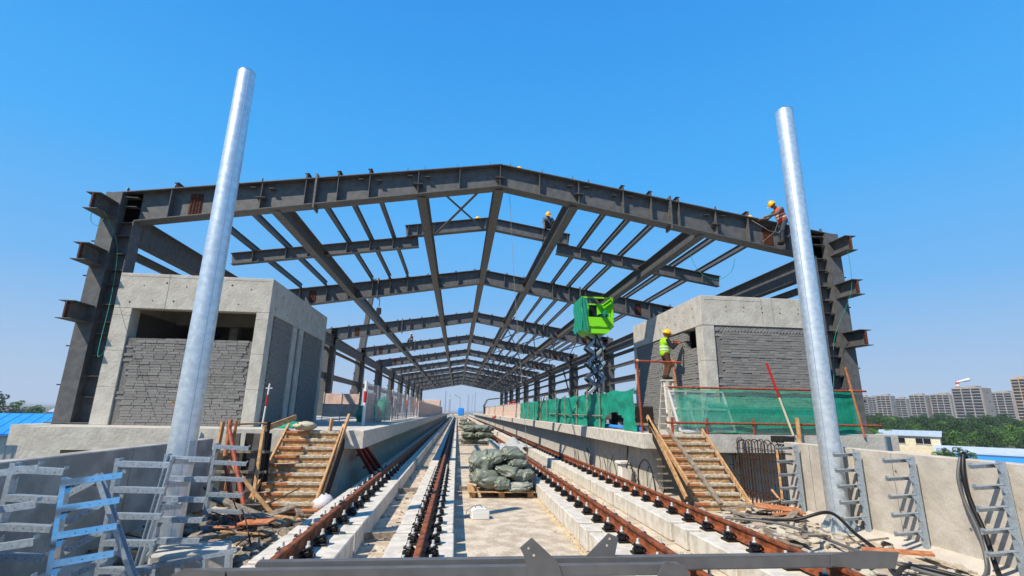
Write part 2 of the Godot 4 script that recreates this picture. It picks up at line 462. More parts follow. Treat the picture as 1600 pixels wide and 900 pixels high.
func build_canopy() -> void:
	var can := thing("station_canopy", "long dark grey steel canopy skeleton of gabled portal frames without roof sheets", "canopy")
	var f0 := frame_node(true)
	put(f0, "portal_frame", can)
	f0.position = Vector3(CX, 0, -14.67)
	var f1 := frame_node(false)
	var Ds := [14.67]
	for i in range(1, 11):
		var d := 14.67 + 12.35 * i
		Ds.append(d)
		var g: Node3D = f1 if i == 1 else f1.duplicate()
		put(g, "portal_frame", can)
		g.position = Vector3(CX, 0, -d)
	for i in 10:
		var a: float = Ds[i] + 0.012
		var b: float = Ds[i + 1] - 0.012
		for rel in [0.0, -2.5, 2.5, -6.9, 6.9]:
			var q := MB.new()
			var y: float = roofy(rel) - 0.54 - 0.012 * absf(rel)
			q.ibeam(P(CX + rel, y, a), P(CX + rel, y, b), Vector3.UP, 0.56, 0.30, 0.016, 0.012)
			obj("ridge_beam" if rel == 0.0 else "longitudinal_beam", q, M.steel, can)
		for s in [-1.0, 1.0]:
			var q := MB.new()
			q.ibeam(P(CX + s * 10.85, 7.06, a), P(CX + s * 10.85, 7.06, b), Vector3.UP, 0.74, 0.34, 0.018, 0.014)
			var tb := obj("eave_tie_beam", q, M.steel, can)
			if i == 0:
				for dd in [a + 0.28, b - 0.28]:
					var w := MB.new()
					w.box(P(CX + s * 10.83, 7.06, dd), Vector3(0.03, 0.5, 0.42))
					for u in 5:
						for t in 6: w.cyl(P(CX + s * 10.80, 6.86 + t * 0.08, dd - 0.16 + u * 0.08), P(CX + s * 10.86, 6.86 + t * 0.08, dd - 0.16 + u * 0.08), 0.018, -1, 6)
					obj("splice_plate", w, M.rust, tb)
			var gy := [6.47, 4.45]
			if s > 0 : gy = [6.47, 5.6, 4.5, 3.5, 2.6]
			for y in gy:
				var g := MB.new()
				var thick: bool = y in [4.45, 4.5]
				g.ibeam(P(CX + s * 11.2, y, a + 0.2), P(CX + s * 11.2, y, b - 0.2), Vector3.UP, 0.42 if thick else 0.24, 0.2 if thick else 0.12)
				obj("wall_girt", g, M.steel, can)
			if i == 0 or s > 0:
				var lines := [4.12, 5.07, 6.02, 8.46, 9.76]
				if i > 1: lines = [3.3, 4.12, 5.07, 6.02, 7.45, 8.46, 9.1, 9.76]
				for rel in lines:
					var g := MB.new()
					var y := roofy(rel) + 0.13
					g.ibeam(P(CX + s * rel, y, a - 0.1), P(CX + s * rel, y, b - 0.05), Vector3(s * 0.156, 1, 0), 0.24, 0.13, 0.012, 0.01)
					obj("purlin", g, M.steel, can)
	# the intermediate beams of the first bay, the middle one standing higher
	for s in [-1.0, 1.0]:
		var q := MB.new()
		var up := Vector3(s * 0.156, 1, 0)
		var dn := Vector3(0, -0.245, 0)
		q.ibeam(P(CX + s * 3.05, roofy(3.05), 20.5) + dn, P(CX + s * 10.6, roofy(10.6), 20.5) + dn, up, 0.48, 0.28, 0.016, 0.012)
		for rel in [4.12, 5.07, 6.02, 7.6, 8.46, 9.76]: q.box(P(CX + s * rel, roofy(rel) - 0.245, 20.5), Vector3(0.014, 0.45, 0.26))
		obj("intermediate_beam", q, M.steel, can)
		var r := MB.new()
		r.ibeam(P(CX, 10.33, 20.4) + dn, P(CX + s * 3.6, 10.33 - 0.16 * 3.6, 20.4) + dn, up, 0.52, 0.30, 0.016, 0.012)
		for rel in [0.15, 2.4, 3.1, 3.5]: r.box(P(CX + s * rel, 10.33 - 0.16 * rel - 0.245, 20.4), Vector3(0.014, 0.49, 0.28))
		for rel in [2.5, 0.02]:
			r.box(P(CX + s * rel, roofy(rel) - 0.1, 20.4), Vector3(0.2, 0.5, 0.2))
		obj("raised_beam", r, M.steel, can)
	var xa := MB.new()
	xa.tube([P(CX - 2.3, 9.35, 15.0), P(CX - 0.2, 9.70, 20.2)], 0.04)
	obj("cross_brace", xa, M.steel, can)
	var xb := MB.new()
	xb.tube([P(CX - 0.2, 9.62, 15.0), P(CX - 2.3, 9.42, 20.2)], 0.05)
	obj("cross_brace", xb, M.steel, can)
	for i in range(2, 10):
		for q in [[2.5, 4.8], [4.8, 6.9], [6.9, 8.8], [8.8, 10.6]]:
			for k in 2:
				var w := MB.new()
				var ra: float = q[k]
				var rb: float = q[1 - k]
				w.cyl(P(CX + ra, roofy(ra) - 0.25, Ds[i] + 0.2), P(CX + rb, roofy(rb) - 0.25 - 0.05 * k, Ds[i + 1] - 0.2), 0.045, -1, 6)
				obj("roof_brace", w, M.steel, can)
	for i in [2, 3]:
		var w := MB.new()
		w.bar(P(CX + 11.2, 2.0, Ds[i] + 0.4), P(CX + 11.2, 7.2, Ds[i] + 6.0), 0.14, 0.14)
		obj("cross_brace", w, M.steel, can)

# ---- deck, platforms, rooms, stairs, tracks ------------------------------------
func bx(b: MB, x0: float, x1: float, y0: float, y1: float, d0: float, d1: float, ch := 0.0) -> void:
	b.box(Vector3((x0 + x1) * 0.5, (y0 + y1) * 0.5, -(d0 + d1) * 0.5), Vector3(x1 - x0, y1 - y0, d1 - d0), Basis.IDENTITY, ch)

func build_deck() -> void:
	var g := MB.new()
	bx(g, -2500, 2500, -9.6, -9.0, -400, 3500)
	struct("ground", g, M.ground)
	var s := MB.new()
	bx(s, -4.9, 7.6, -0.5, 0.0, -8, 12.9)
	bx(s, -3.3, 5.7, -0.5, 0.0, 12.9, 150)
	bx(s, -5.6, 8.0, -0.5, 0.0, 150, 340)
	struct("track_slab", s, M.deck)
	var u := MB.new()
	for d in [4.0, 40.0, 76.0, 112.0, 150.0, 200.0, 260.0, 330.0]:
		bx(u, -1.2, 3.4, -9.0, -1.9, d, d + 2.0, 0.1)
	bx(u, -2.6, 4.8, -1.9, -0.5, -8, 340)
	struct("viaduct_girder", u, M.concrete)
	# parapets
	var label := ["long pale concrete parapet wall in shade behind the heap of galvanised racks", "pale sunlit concrete parapet wall with black cable hanging over its top", "short sunlit length of concrete parapet ending at the rebar cage"]
	var spec := [[-4.82, -4.6, 1.415, -6.0, 10.35], [7.3, 7.52, 1.453, -6.0, 8.72], [7.3, 7.52, 1.453, 8.80, 10.75]]
	for i in 3:
		var q: Array = spec[i]
		var b := MB.new()
		bx(b, q[0], q[1], -0.4, q[2], q[3], q[4], 0.012)
		var w := single("parapet_wall", b, M.parapet_shaded if i == 0 else M.parapet, label[i], "wall")
		var e := MB.new()
		var x: float = -4.6 if i == 0 else 7.3
		var sgn := 1.0 if i == 0 else -1.0
		e.plate(PackedVector2Array([Vector2(0, 0), Vector2(sgn * 0.30, 0), Vector2(sgn * 0.28, 0.03), Vector2(0, 0.13)]), Transform3D(Basis.IDENTITY, P(x, 0.002, (q[3] + q[4]) * 0.5)), q[4] - q[3] - 0.01)
		obj("haunch", e, M.parapet, w)
		if i > 0:
			var h := MB.new()
			for k in int((q[4] - maxf(q[3], 3.0)) / 1.1):
				for yy in [0.5, 1.15]:
					h.cyl(P(7.302, yy, maxf(q[3], 3.0) + 0.5 + k * 1.1), P(7.296, yy, maxf(q[3], 3.0) + 0.5 + k * 1.1), 0.022, -1, 8)
			obj("tie_hole", h, M.mortar, w)
		var lines := MB.new()
		var dd: float = maxf(q[3], 2.0) + 1.15
		while dd < q[4]:
			var xx := x + sgn * 0.002
			lines.box(P(xx, q[2] * 0.5 + 0.08, dd), Vector3(0.004, q[2] - 0.2, 0.006))
			dd += 2.4
		obj("board_joint", lines, M.mortar, w)

func build_platforms() -> void:
	var a := MB.new()
	bx(a, -9.8, -2.75, 1.0, 1.5, 12.7, 13.9)
	bx(a, -9.8, -8.9, 0.72, 0.999, 12.7, 13.6)
	bx(a, -11.0, -2.75, 1.0, 1.5, 13.902, 150)
	var pl := struct("platform_slab", a, M.concrete, "concrete side platform of the station on the shaded side")
	var w := MB.new()
	bx(w, -3.1, -2.78, 0.0, 0.998, 12.9, 150)
	bx(w, -10.5, -3.1, -0.4, 0.998, 14.6, 14.9)
	var fw := obj("platform_wall", w, M.concrete, pl)
	var c := MB.new()
	bx(c, 5.2, 11.75, 1.07, 1.52, 12.7, 13.9)
	bx(c, 5.2, 13.1, 1.07, 1.52, 13.902, 150)
	var pr := struct("platform_slab", c, M.concrete, "concrete side platform of the station on the sunlit side")
	var w2 := MB.new()
	bx(w2, 5.24, 5.5, 0.0, 1.068, 13.3, 150)
	bx(w2, 5.5, 12.5, -0.4, 1.068, 14.0, 14.3)
	obj("platform_wall", w2, M.concrete, pr)
	var d := 12.7
	while d < 150.0:
		var l := 3.0 if d < 50 else 25.0
		l = minf(l, 150.0 - d)
		var e := MB.new()
		bx(e, -2.748, -2.22, 1.08, 1.5, d + 0.005, d + l - 0.005, 0.012)
		obj("edge_beam", e, M.plinth, pl)
		var f := MB.new()
		bx(f, 4.78, 5.198, 1.14, 1.52, d + 0.005, d + l - 0.005, 0.012)
		obj("edge_beam", f, M.plinth, pr)
		d += l
	# dangling shuttering ends and pipe stubs under the lit platform's nosing
	var r := MB.new()
	for k in 16:
		var dd := 13.5 + k * 0.55 + R(-0.2, 0.2)
		var x := R(4.85, 5.2)
		r.tube([P(x, 0.0, dd), P(x + R(-0.03, 0.03), R(0.25, 0.5), dd + R(-0.05, 0.05)), P(x + R(-0.15, 0.1), R(0.4, 0.75), dd + R(-0.2, 0.2))], 0.012, 5)
	single("starter_bar", r, M.rebar, "thin bent rebar ends standing along the foot of the sunlit platform wall", "rebar", "", )

func bricks(parent: Node3D, o: Vector3, u: Vector3, nrm: Vector3, ulen: float, y0: float, y1: float, individual: bool, holes := [], split_y := -1.0) -> void:
	var ch := 0.0715
	var merged := MB.new()
	var meshes := []
	for k in 6:
		var b := MB.new()
		b.box(Vector3.ZERO, Vector3([0.23, 0.25, 0.28, 0.30, 0.26, 0.24][k], 0.066, 0.10), Basis.IDENTITY, 0.005)
		meshes.append(b.mesh())
	var bs := Basis(u, Vector3.UP, u.cross(Vector3.UP))
	var y := y0
	while y < y1 - 0.04:
		var x := R(-0.12, 0.0)
		var rowz := R(-0.006, 0.007)
		while x < ulen:
			var k := rng.randi_range(0, 5)
			var bl: float = [0.23, 0.25, 0.28, 0.30, 0.26, 0.24][k]
			var c := x + bl * 0.5
			x += bl + R(0.002, 0.011)
			if c - bl * 0.5 < -0.02 or c + bl * 0.5 > ulen + 0.02: continue
			var hole := false
			for h in holes:
				if c > h[0] and c < h[1] and y + 0.04 > h[2] and y + 0.04 < h[3]: hole = true
			if hole: continue
			var p := o + u * c + Vector3.UP * (y + ch * 0.5 - o.y + R(-0.004, 0.004)) + nrm * (-0.042 + rowz + R(-0.006, 0.006))
			var rot := bs * Basis(Vector3.BACK, R(-0.014, 0.014)) * Basis(Vector3.UP, R(-0.03, 0.03))
			if individual and y >= split_y:
				var m := obj("brick", meshes[k], M["brick%d" % rng.randi_range(0, 3)], parent, p)
				m.basis = rot
			else:
				merged.box(p, Vector3(bl, 0.066, 0.10), rot, 0.005)
		y += ch
	if merged.v.size() > 0: stuff(obj("brickwork", merged, M.brick1, parent))

func holes_mark(parent: Node3D, pts: Array, nrm: Vector3, r := 0.022) -> void:
	var h := MB.new()
	for p in pts: h.cyl(p - nrm * 0.004, p + nrm * 0.003, r * R(0.7, 1.3), -1, 7)
	obj("tie_hole", h, M.dark, parent)

func build_rooms() -> void:
	# the room in front of the shaded platform
	var t := thing("concrete_room", "grey brick plant room with long dark slot window and shaded side wall", "building")
	var X0 := -9.43; var X1 := -5.37; var D0 := 14.2; var D1 := 20.2
	var Yb := 1.5; var Ym := 4.59; var Yt := 5.58
	for q in [[X0, X0 + 0.46, D0, D0 + 0.4], [X1 - 0.34, X1, D0, D0 + 0.36], [X1 - 0.30, X1, D1 - 0.3, D1], [X0, X0 + 0.4, D1 - 0.3, D1], [X1 - 0.25, X1, 16.38, 16.76], [X1 - 0.25, X1, 17.06, 17.44]]:
		var b := MB.new()
		var yy := Yb
		while yy < Ym - 0.01:
			var y2 := minf(yy + 0.96, Ym)
			bx(b, q[0], q[1], yy + 0.002, y2 - 0.002, q[2], q[3], 0.008)
			yy = y2
		obj("concrete_column", b, M.concrete, t)
	var beam := MB.new()
	bx(beam, X0 - 0.003, X1 + 0.003, Ym, Yt, D0 - 0.003, D0 + 0.3, 0.01)
	var fb := obj("ring_beam", beam, M.concrete, t)
	beam = MB.new()
	bx(beam, X1 - 0.3, X1 + 0.003, Ym, Yt, D0 + 0.302, D1, 0.01)
	var sb := obj("ring_beam", beam, M.concrete, t)
	beam = MB.new()
	bx(beam, X0 - 0.003, X0 + 0.3, Ym, Yt, D0 + 0.302, D1, 0.01)
	obj("ring_beam", beam, M.concrete, t)
	beam = MB.new()
	bx(beam, X0 + 0.302, X1 - 0.302, Ym, Yt, D1 - 0.3, D1, 0.01)
	obj("ring_beam", beam, M.concrete, t)
	beam = MB.new()
	bx(beam, X0 + 0.302, X1 - 0.302, Yt - 0.24, Yt - 0.05, D0 + 0.302, D1 - 0.302)
	bx(beam, X0 + 0.302, X1 - 0.302, Ym - 0.05, Yt - 0.26, 16.7, 17.0)
	bx(beam, -7.5, -7.25, Yb, Ym - 0.06, 16.8, 17.05)
	obj("roof_slab", beam, M.concrete, t)
	var pts := []
	for k in 12: pts.append(P(X0 + 0.35 + k * 0.29 + R(-0.05, 0.05), Ym + 0.2 + 0.5 * (k % 2) + R(-0.06, 0.06), D0 - 0.003))
	holes_mark(fb, pts, Vector3(0, 0, 1))
	pts = []
	for k in 10: pts.append(P(X1 + 0.003, Ym + 0.2 + 0.45 * (k % 2), D0 + 0.4 + k * 0.5))
	holes_mark(sb, pts, Vector3(1, 0, 0))
	var jl := MB.new()
	for x in [-8.14, -6.93]: jl.box(P(x, (Ym + Yt) * 0.5, D0 - 0.004), Vector3(0.009, Yt - Ym - 0.04, 0.004))
	jl.box(P((X0 + X1) * 0.5, Yt - 0.09, D0 - 0.004), Vector3(X1 - X0 - 0.05, 0.006, 0.004))
	obj("board_joint", jl, M.mortar, fb)
	var fwall := MB.new()
	bx(fwall, X0 + 0.46, X1 - 0.34, Yb, 3.78, D0 + 0.050, D0 + 0.2)
	var fwo := obj("brick_wall", fwall, M.mortar, t)
	bricks(fwo, P(X0 + 0.46, Yb, D0 + 0.04), Vector3.RIGHT, Vector3(0, 0, 1), X1 - X0 - 0.80, Yb, 3.82, true, [[0.3, 1.1, 3.73, 4.0], [1.9, 2.4, 3.73, 4.0]], 1.95)
	var sw := MB.new()
	for q in [[14.56, 16.38], [16.76, 17.06], [17.44, 19.9]]: bx(sw, X1 - 0.2, X1 - 0.055, Yb, Ym, q[0], q[1])
	var swo := obj("brick_wall", sw, M.mortar, t)
	for q in [[14.56, 1.82], [17.44, 2.46]]:
		bricks(swo, P(X1 - 0.04, Yb, q[0]), Vector3(0, 0, -1), Vector3(1, 0, 0), q[1], Yb, Ym, false)
	var bw := MB.new()
	bx(bw, X0 + 0.05, X0 + 0.2, Yb, Ym, D0 + 0.4, D1 - 0.3)
	bx(bw, X0 + 0.4, X1 - 0.3, Yb, Ym, D1 - 0.2, D1 - 0.05)
	obj("brick_wall", bw, M.mortar, t)

	# the room on the sunlit platform
	var r := thing("concrete_room", "grey brick plant room behind the front green net with small square window hole", "building")
	X0 = 6.77; X1 = 10.45; D0 = 13.0; D1 = 18.5; Yb = 1.52; Ym = 4.48; Yt = 5.34
	for q in [[X0, X0 + 0.36, D0, D0 + 0.40], [X1 - 0.36, X1, D0, D0 + 0.4], [X0, X0 + 0.26, 15.55, 15.8], [X0, X0 + 0.3, D1 - 0.22, D1], [X1 - 0.3, X1, D1 - 0.3, D1]]:
		var b := MB.new()
		var yy := Yb
		while yy < Ym - 0.01:
			var y2 := minf(yy + 0.98, Ym)
			bx(b, q[0], q[1], yy + 0.002, y2 - 0.002, q[2], q[3], 0.008)
			yy = y2
		obj("concrete_column", b, M.concrete, r)
	beam = MB.new()
	bx(beam, X0 - 0.003, X1 + 0.003, Ym, Yt, D0 - 0.003, D0 + 0.3, 0.01)
	fb = obj("ring_beam", beam, M.concrete, r)
	beam = MB.new()
	bx(beam, X0 - 0.003, X0 + 0.3, Ym, Yt, D0 + 0.302, D1, 0.01)
	sb = obj("ring_beam", beam, M.concrete, r)
	beam = MB.new()
	bx(beam, X1 - 0.3, X1, Ym, Yt, D0 + 0.302, D1, 0.01)
	bx(beam, X0 + 0.302, X1 - 0.302, Ym, Yt, D1 - 0.3, D1, 0.01)
	obj("ring_beam", beam, M.concrete, r)
	beam = MB.new()
	bx(beam, X0 + 0.302, X1 - 0.302, Yt - 0.24, Yt - 0.05, D0 + 0.302, D1 - 0.302)
	obj("roof_slab", beam, M.concrete, r)
	pts = []
	for k in 6:
		for j in 2: pts.append(P(X0 + 0.75 + k * 0.55 + R(-0.02, 0.02), Ym + 0.42 + j * 0.13, D0 - 0.003))
	holes_mark(fb, pts, Vector3(0, 0, 1), 0.018)
	pts = []
	for k in 8:
		for j in 2: pts.append(P(X0 - 0.003, Ym + 0.3 + j * 0.25, D0 + 0.5 + k * 0.6))
	holes_mark(sb, pts, Vector3(-1, 0, 0), 0.02)
	jl = MB.new()
	for x in [8.62, 8.95]: jl.box(P(x, (Ym + Yt) * 0.5, D0 - 0.004), Vector3(0.008, Yt - Ym - 0.1, 0.004))
	jl.box(P(7.75, Yt - 0.12, D0 - 0.004), Vector3(1.75, 0.008, 0.004))
	obj("board_joint", jl, M.mortar, fb)
	fwall = MB.new()
	bx(fwall, X0 + 0.36, X1 - 0.36, Yb, Ym, D0 + 0.050, D0 + 0.2)
	fwo = obj("brick_wall", fwall, M.mortar, r)
	bricks(fwo, P(X0 + 0.36, Yb, D0 + 0.04), Vector3.RIGHT, Vector3(0, 0, 1), X1 - X0 - 0.72, Yb, 4.31, true, [], 2.72)
	var sx := X0 + 0.42
	while sx < X1 - 0.45:
		var b := MB.new()
		b.box(Vector3.ZERO, Vector3(0.23, 0.062, 0.10), Basis.IDENTITY, 0.008)
		var o := obj("slanted_brick", b, M["brick%d" % rng.randi_range(0, 3)], fwo, P(sx, 4.39 + R(-0.008, 0.008), D0 + 0.075))
		o.basis = Basis(Vector3.BACK, 0.75 + R(-0.12, 0.12))
		sx += 0.098
	sw = MB.new()
	bx(sw, X0 + 0.055, X0 + 0.2, Yb, 3.9, 13.4, 15.55)
	bx(sw, X0 + 0.055, X0 + 0.2, 3.9, Ym, 14.15, 15.55)
	bx(sw, X0 + 0.055, X0 + 0.2, Yb, Ym, 15.8, 18.28)
	swo = obj("brick_wall", sw, M.mortar, r)
	bricks(swo, P(X0 + 0.04, Yb, 15.55), Vector3(0, 0, 1), Vector3(-1, 0, 0), 2.15, Yb, Ym, false, [[1.40, 2.2, 3.9, 4.6]])
	bricks(swo, P(X0 + 0.04, Yb, 18.28), Vector3(0, 0, 1), Vector3(-1, 0, 0), 2.48, Yb, Ym, false)
	bw = MB.new()
	bx(bw, X1 - 0.2, X1 - 0.05, Yb, Ym, D0 + 0.4, D1 - 0.3)
	bx(bw, X0 + 0.3, X1 - 0.3, Yb, Ym, D1 - 0.2, D1 - 0.05)
	obj("brick_wall", bw, M.mortar, r)

func staircase(label: String, x0: float, x1: float, d0: float, d1: float, yt: float, red_to: float) -> Node3D:
	var t := thing("formwork_staircase", label, "stairs", P((x0 + x1) * 0.5, 0, (d0 + d1) * 0.5))
	var N := 9
	var o := P((x0 + x1) * 0.5, 0, (d0 + d1) * 0.5)
	var w := x1 - x0
	for i in N:
		var y := yt * (i + 1) / N
		var d := d0 + (d1 - d0) * i / N
		var run := (d1 - d0) / N
		var b := MB.new()
		b.box(P(0, y - 0.05, d + run * 0.5 + 0.03) - Vector3(o.x * 0, 0, o.z), Vector3(w - 0.06, 0.09, run), Basis(Vector3.RIGHT, R(-0.04, 0.04)), 0.015)
		obj("tread", b, M.cement_wood, t)
		var e := MB.new()
		var sp := w * red_to
		e.box(P(-w * 0.5 + 0.03 + sp * 0.5, y - 0.030, d + 0.012) - Vector3(0, 0, o.z), Vector3(sp, 0.055, 0.05), Basis(Vector3.BACK, R(-0.008, 0.008)), 0.006)
		obj("nosing_plank", e, M.wood_red, t)
		var f := MB.new()
		f.box(P(sp * 0.5, y - 0.030 + R(-0.006, 0.006), d + 0.014) - Vector3(0, 0, o.z), Vector3(w - sp - 0.06, 0.058, 0.052), Basis(Vector3.BACK, R(-0.01, 0.01)), 0.006)
		obj("nosing_plank", f, M.cement_wood, t)
		var g := MB.new()
		g.box(P(0, y - 0.11, d + 0.03) - Vector3(0, 0, o.z), Vector3(w - 0.08, 0.10, 0.02))
		obj("riser_board", g, M.wood, t)
		# loose crumbs of cement on the tread
		var c := MB.new()
		for k in 9: c.ball(P(R(-w * 0.2, w * 0.45), y, d + R(0.06, run)) - Vector3(0, 0, o.z), Vector3(R(0.03, 0.09), R(0.006, 0.018), R(0.02, 0.05)), 6, 4)
		stuff(obj("cement_spill", c, M.cement_wood, t))
	for s in [-1.0, 1.0]:
		var b := MB.new()
		b.bar(P(s * w * 0.5, 0.10, d0 - 0.12) - Vector3(0, 0, o.z), P(s * w * 0.5, yt + 0.13, d1 + 0.05) - Vector3(0, 0, o.z), 0.04, 0.11)
		obj("stringer", b, M.wood, t)
	return t

func build_stairs() -> void:
	var a := staircase("timber stair flight with cement splashed treads below the shaded platform", -4.02, -2.74, 10.95, 12.75, 1.48, 0.42)
	var b := MB.new()
	b.bar(P(0.70, 0.0, 0.0) - Vector3(0, 0, 0) + Vector3(0, 0.12, 0.98), Vector3(0.74, 1.85, -0.98), 0.05, 0.12)
	obj("handrail_plank", b, M.wood, a)
	var c := MB.new()
	c.box(Vector3(0.715, 0.70, 0.05), Vector3(0.02, 0.55, 2.1), Basis(Vector3.RIGHT, 0.69))
	obj("side_panel", c, M.dark, a)
	var e := staircase("timber stair flight with loose handrail plank laid down it beside the rebar cage", 5.12, 6.42, 10.9, 12.75, 1.50, 0.30)
	c = MB.new()
	c.box(Vector3(-0.72, 0.90, 0.02), Vector3(0.03, 0.42, 2.6), Basis(Vector3.RIGHT, 0.68))
	obj("side_panel", c, M.dark, e)
	for k in 2:
		b = MB.new()
		b.bar(Vector3(-0.76, 0.28 - 0.02 + k * 0.30, 0.92 + k * 0.16), Vector3(-0.76, 1.95 + k * 0.15 - 0.25 * k, -1.1 + k * 0.1), 0.05, 0.10)
		obj("side_rail", b, M.wood, e)
	b = MB.new()
	b.bar(Vector3(-0.05, 0.16, 1.05), Vector3(-0.28, 1.66, -0.98), 0.09, 0.05)
	obj("handrail_plank", b, M.wood_grey, e)

func build_tracks() -> void:
	var xs := [-1.80, -0.36, 2.46, 4.00]
	var where := ["rusty rail beside the shaded platform", "rusty rail between timber spacers and sandbags", "rusty rail just beyond the sandbags", "rusty rail beside the sunlit platform"]
	var prof := PackedVector2Array([Vector2(-0.075, 0), Vector2(0.075, 0), Vector2(0.075, 0.012), Vector2(0.02, 0.03), Vector2(0.009, 0.045), Vector2(0.009, 0.125), Vector2(0.034, 0.138), Vector2(0.036, 0.168), Vector2(0.028, 0.176), Vector2(-0.028, 0.176), Vector2(-0.036, 0.168), Vector2(-0.034, 0.138), Vector2(-0.009, 0.125), Vector2(-0.009, 0.045), Vector2(-0.02, 0.03), Vector2(-0.075, 0.012)])
	# fastener meshes
	var plate := MB.new()
	plate.box(Vector3(0, 0.012, 0), Vector3(0.38, 0.024, 0.17), Basis.IDENTITY, 0.006)
	plate.box(Vector3(0, 0.027, 0), Vector3(0.17, 0.006, 0.15))
	var pad := MB.new()
	pad.box(Vector3(0, -0.008, 0), Vector3(0.40, 0.016, 0.19))
	var clips := []
	var bolts := []
	for s in [-1.0, 1.0]:
		var c := MB.new()
		c.box(Vector3(s * 0.125, 0.05, 0), Vector3(0.07, 0.06, 0.12), Basis.IDENTITY, 0.015)
		c.tube([Vector3(s * 0.06, 0.05, 0.05), Vector3(s * 0.10, 0.085, 0.055), Vector3(s * 0.15, 0.095, 0.03), Vector3(s * 0.17, 0.085, 0), Vector3(s * 0.15, 0.095, -0.03), Vector3(s * 0.10, 0.085, -0.055), Vector3(s * 0.06, 0.05, -0.05)], 0.013, 6)
		c.box(Vector3(s * 0.165, 0.04, 0.0), Vector3(0.04, 0.05, 0.06), Basis.IDENTITY, 0.01)
		clips.append(c)
		var b := MB.new()
		b.cyl(Vector3(s * 0.125, 0.07, 0), Vector3(s * 0.125, 0.112, 0), 0.026, -1, 6)
		b.cyl(Vector3(s * 0.125, 0.112, 0), Vector3(s * 0.125, 0.15, 0), 0.015, -1, 6)
		bolts.append(b)
	for q in [plate, pad, clips[0], clips[1], bolts[0], bolts[1]]:
		for i in q.v.size(): q.v[i] = q.v[i] * Vector3(1.15, 1.25, 1.2)
	var pm := plate.mesh()
	var padm := pad.mesh()
	var cm := [clips[0].mesh(), clips[1].mesh()]
	var bm := [bolts[0].mesh(), bolts[1].mesh()]
	var far_b := MB.new()
	far_b.box(Vector3(0, 0.03, 0), Vector3(0.36, 0.06, 0.15), Basis.IDENTITY, 0.012)
	for s in [-1.0, 1.0]: far_b.box(Vector3(s * 0.13, 0.075, 0), Vector3(0.08, 0.06, 0.11), Basis.IDENTITY, 0.015)
	var fm := far_b.mesh()
	for i in 4:
		var x: float = xs[i]
		var b := MB.new()
		b.plate(prof, Transform3D(Basis.IDENTITY, P(x, 0.338, 165)), 334.0)
		single("steel_rail", b, M.rail, where[i], "rail", "running rails")
		# plinth blocks
		var d := -1.82
		var k := 0
		var flab := "black clip fastening on the %s" % where[i]
		while d < 160.0:
			var l: float = [3.0, 1.27, 0.44][k % 3]
			if d > 60: l = 12.0
			var p := MB.new()
			var hw := 0.42 + (0.05 if i == 0 else 0.0)
			p.box(Vector3.ZERO, Vector3(hw * 2 + R(-0.015, 0.015), 0.30 + R(-0.004, 0.004), l), Basis.IDENTITY, 0.014)
			var o := single("track_plinth", p, M.plinth, "pale concrete plinth block under the %s" % where[i], "plinth", "plinth blocks under rail %s" % ["one", "two", "three", "four"][i])
			o.position = P(x - 0.03, 0.152, d + l * 0.5 + 0.06)
			d += l + 0.123
			k += 1
		var rest := MB.new()
		for j in 150:
			var dd := 3.37 + 0.625 * j
			var at := P(x, 0.308, dd)
			if dd < 15.5:
				var t := thing("rail_fastener", flab, "rail fastener", at, 0.0, "fastenings of rail %s" % ["one", "two", "three", "four"][i])
				obj("base_plate", pm, M.clip, t)
				obj("rail_pad", padm, M.cream, t)
				for s in 2:
					obj("spring_clip", cm[s], M.clip, t)
					obj("bolt", bm[s], M.bolt, t)
			elif dd < 45.0:
				var t := single("rail_fastener", fm, M.clip, flab, "rail fastener", "fastenings of rail %s" % ["one", "two", "three", "four"][i])
				t.position = at
			else:
				rest.box(at + Vector3(0, 0.04, 0), Vector3(0.36, 0.08, 0.15))
		tag(stuff(obj("rail_fastener_row", rest, M.clip)), "distant run of black clips along the %s" % where[i], "rail fasteners")
	# timber spacers between the plinths
	var sp := [[-1.36, -0.80, 8.6, "short timber spacer wedged between the two plinths of the nearer track"], [-1.36, -0.80, 13.2, "thin timber spacer farther along between the plinths"], [0.15, 1.0, 13.6, "grey timber batten lying beside the sandbag pallet"]]
	for q in sp:
		var b := MB.new()
		b.bar(P(q[0], 0.07, q[2]), P(q[1], 0.09, q[2] + 0.05), 0.06, 0.09, Vector3.UP, 0.006)
		single("timber_spacer", b, M.wood_grey, q[3], "timber")
	var wb := MB.new()
	wb.box(Vector3(0, 0.075, 0), Vector3(0.34, 0.15, 0.26), Basis.IDENTITY, 0.012)
	wb.plate(PackedVector2Array([Vector2(-0.165, 0.15), Vector2(0.165, 0.15), Vector2(0.10, 0.19), Vector2(-0.10, 0.19)]), Transform3D.IDENTITY, 0.25)
	var wo := thing("white_block", "white polystyrene block with wire loop on the slab before the sandbags", "block", P(0.52, 0.0, 10.25), 0.15)
	obj("body", wb, M.white, wo)
	var wl := MB.new()
	wl.tube([Vector3(-0.1, 0.18, 0), Vector3(-0.08, 0.24, 0.02), Vector3(0.0, 0.25, 0.03), Vector3(0.05, 0.19, 0.02)], 0.006, 5)
	wl.tube([Vector3(-0.18, 0.02, 0.1), Vector3(-0.28, 0.06, 0.08), Vector3(-0.26, 0.16, 0.02), Vector3(-0.1, 0.24, 0)], 0.005, 5)
	obj("wire_loop", wl, M.dark, wo)

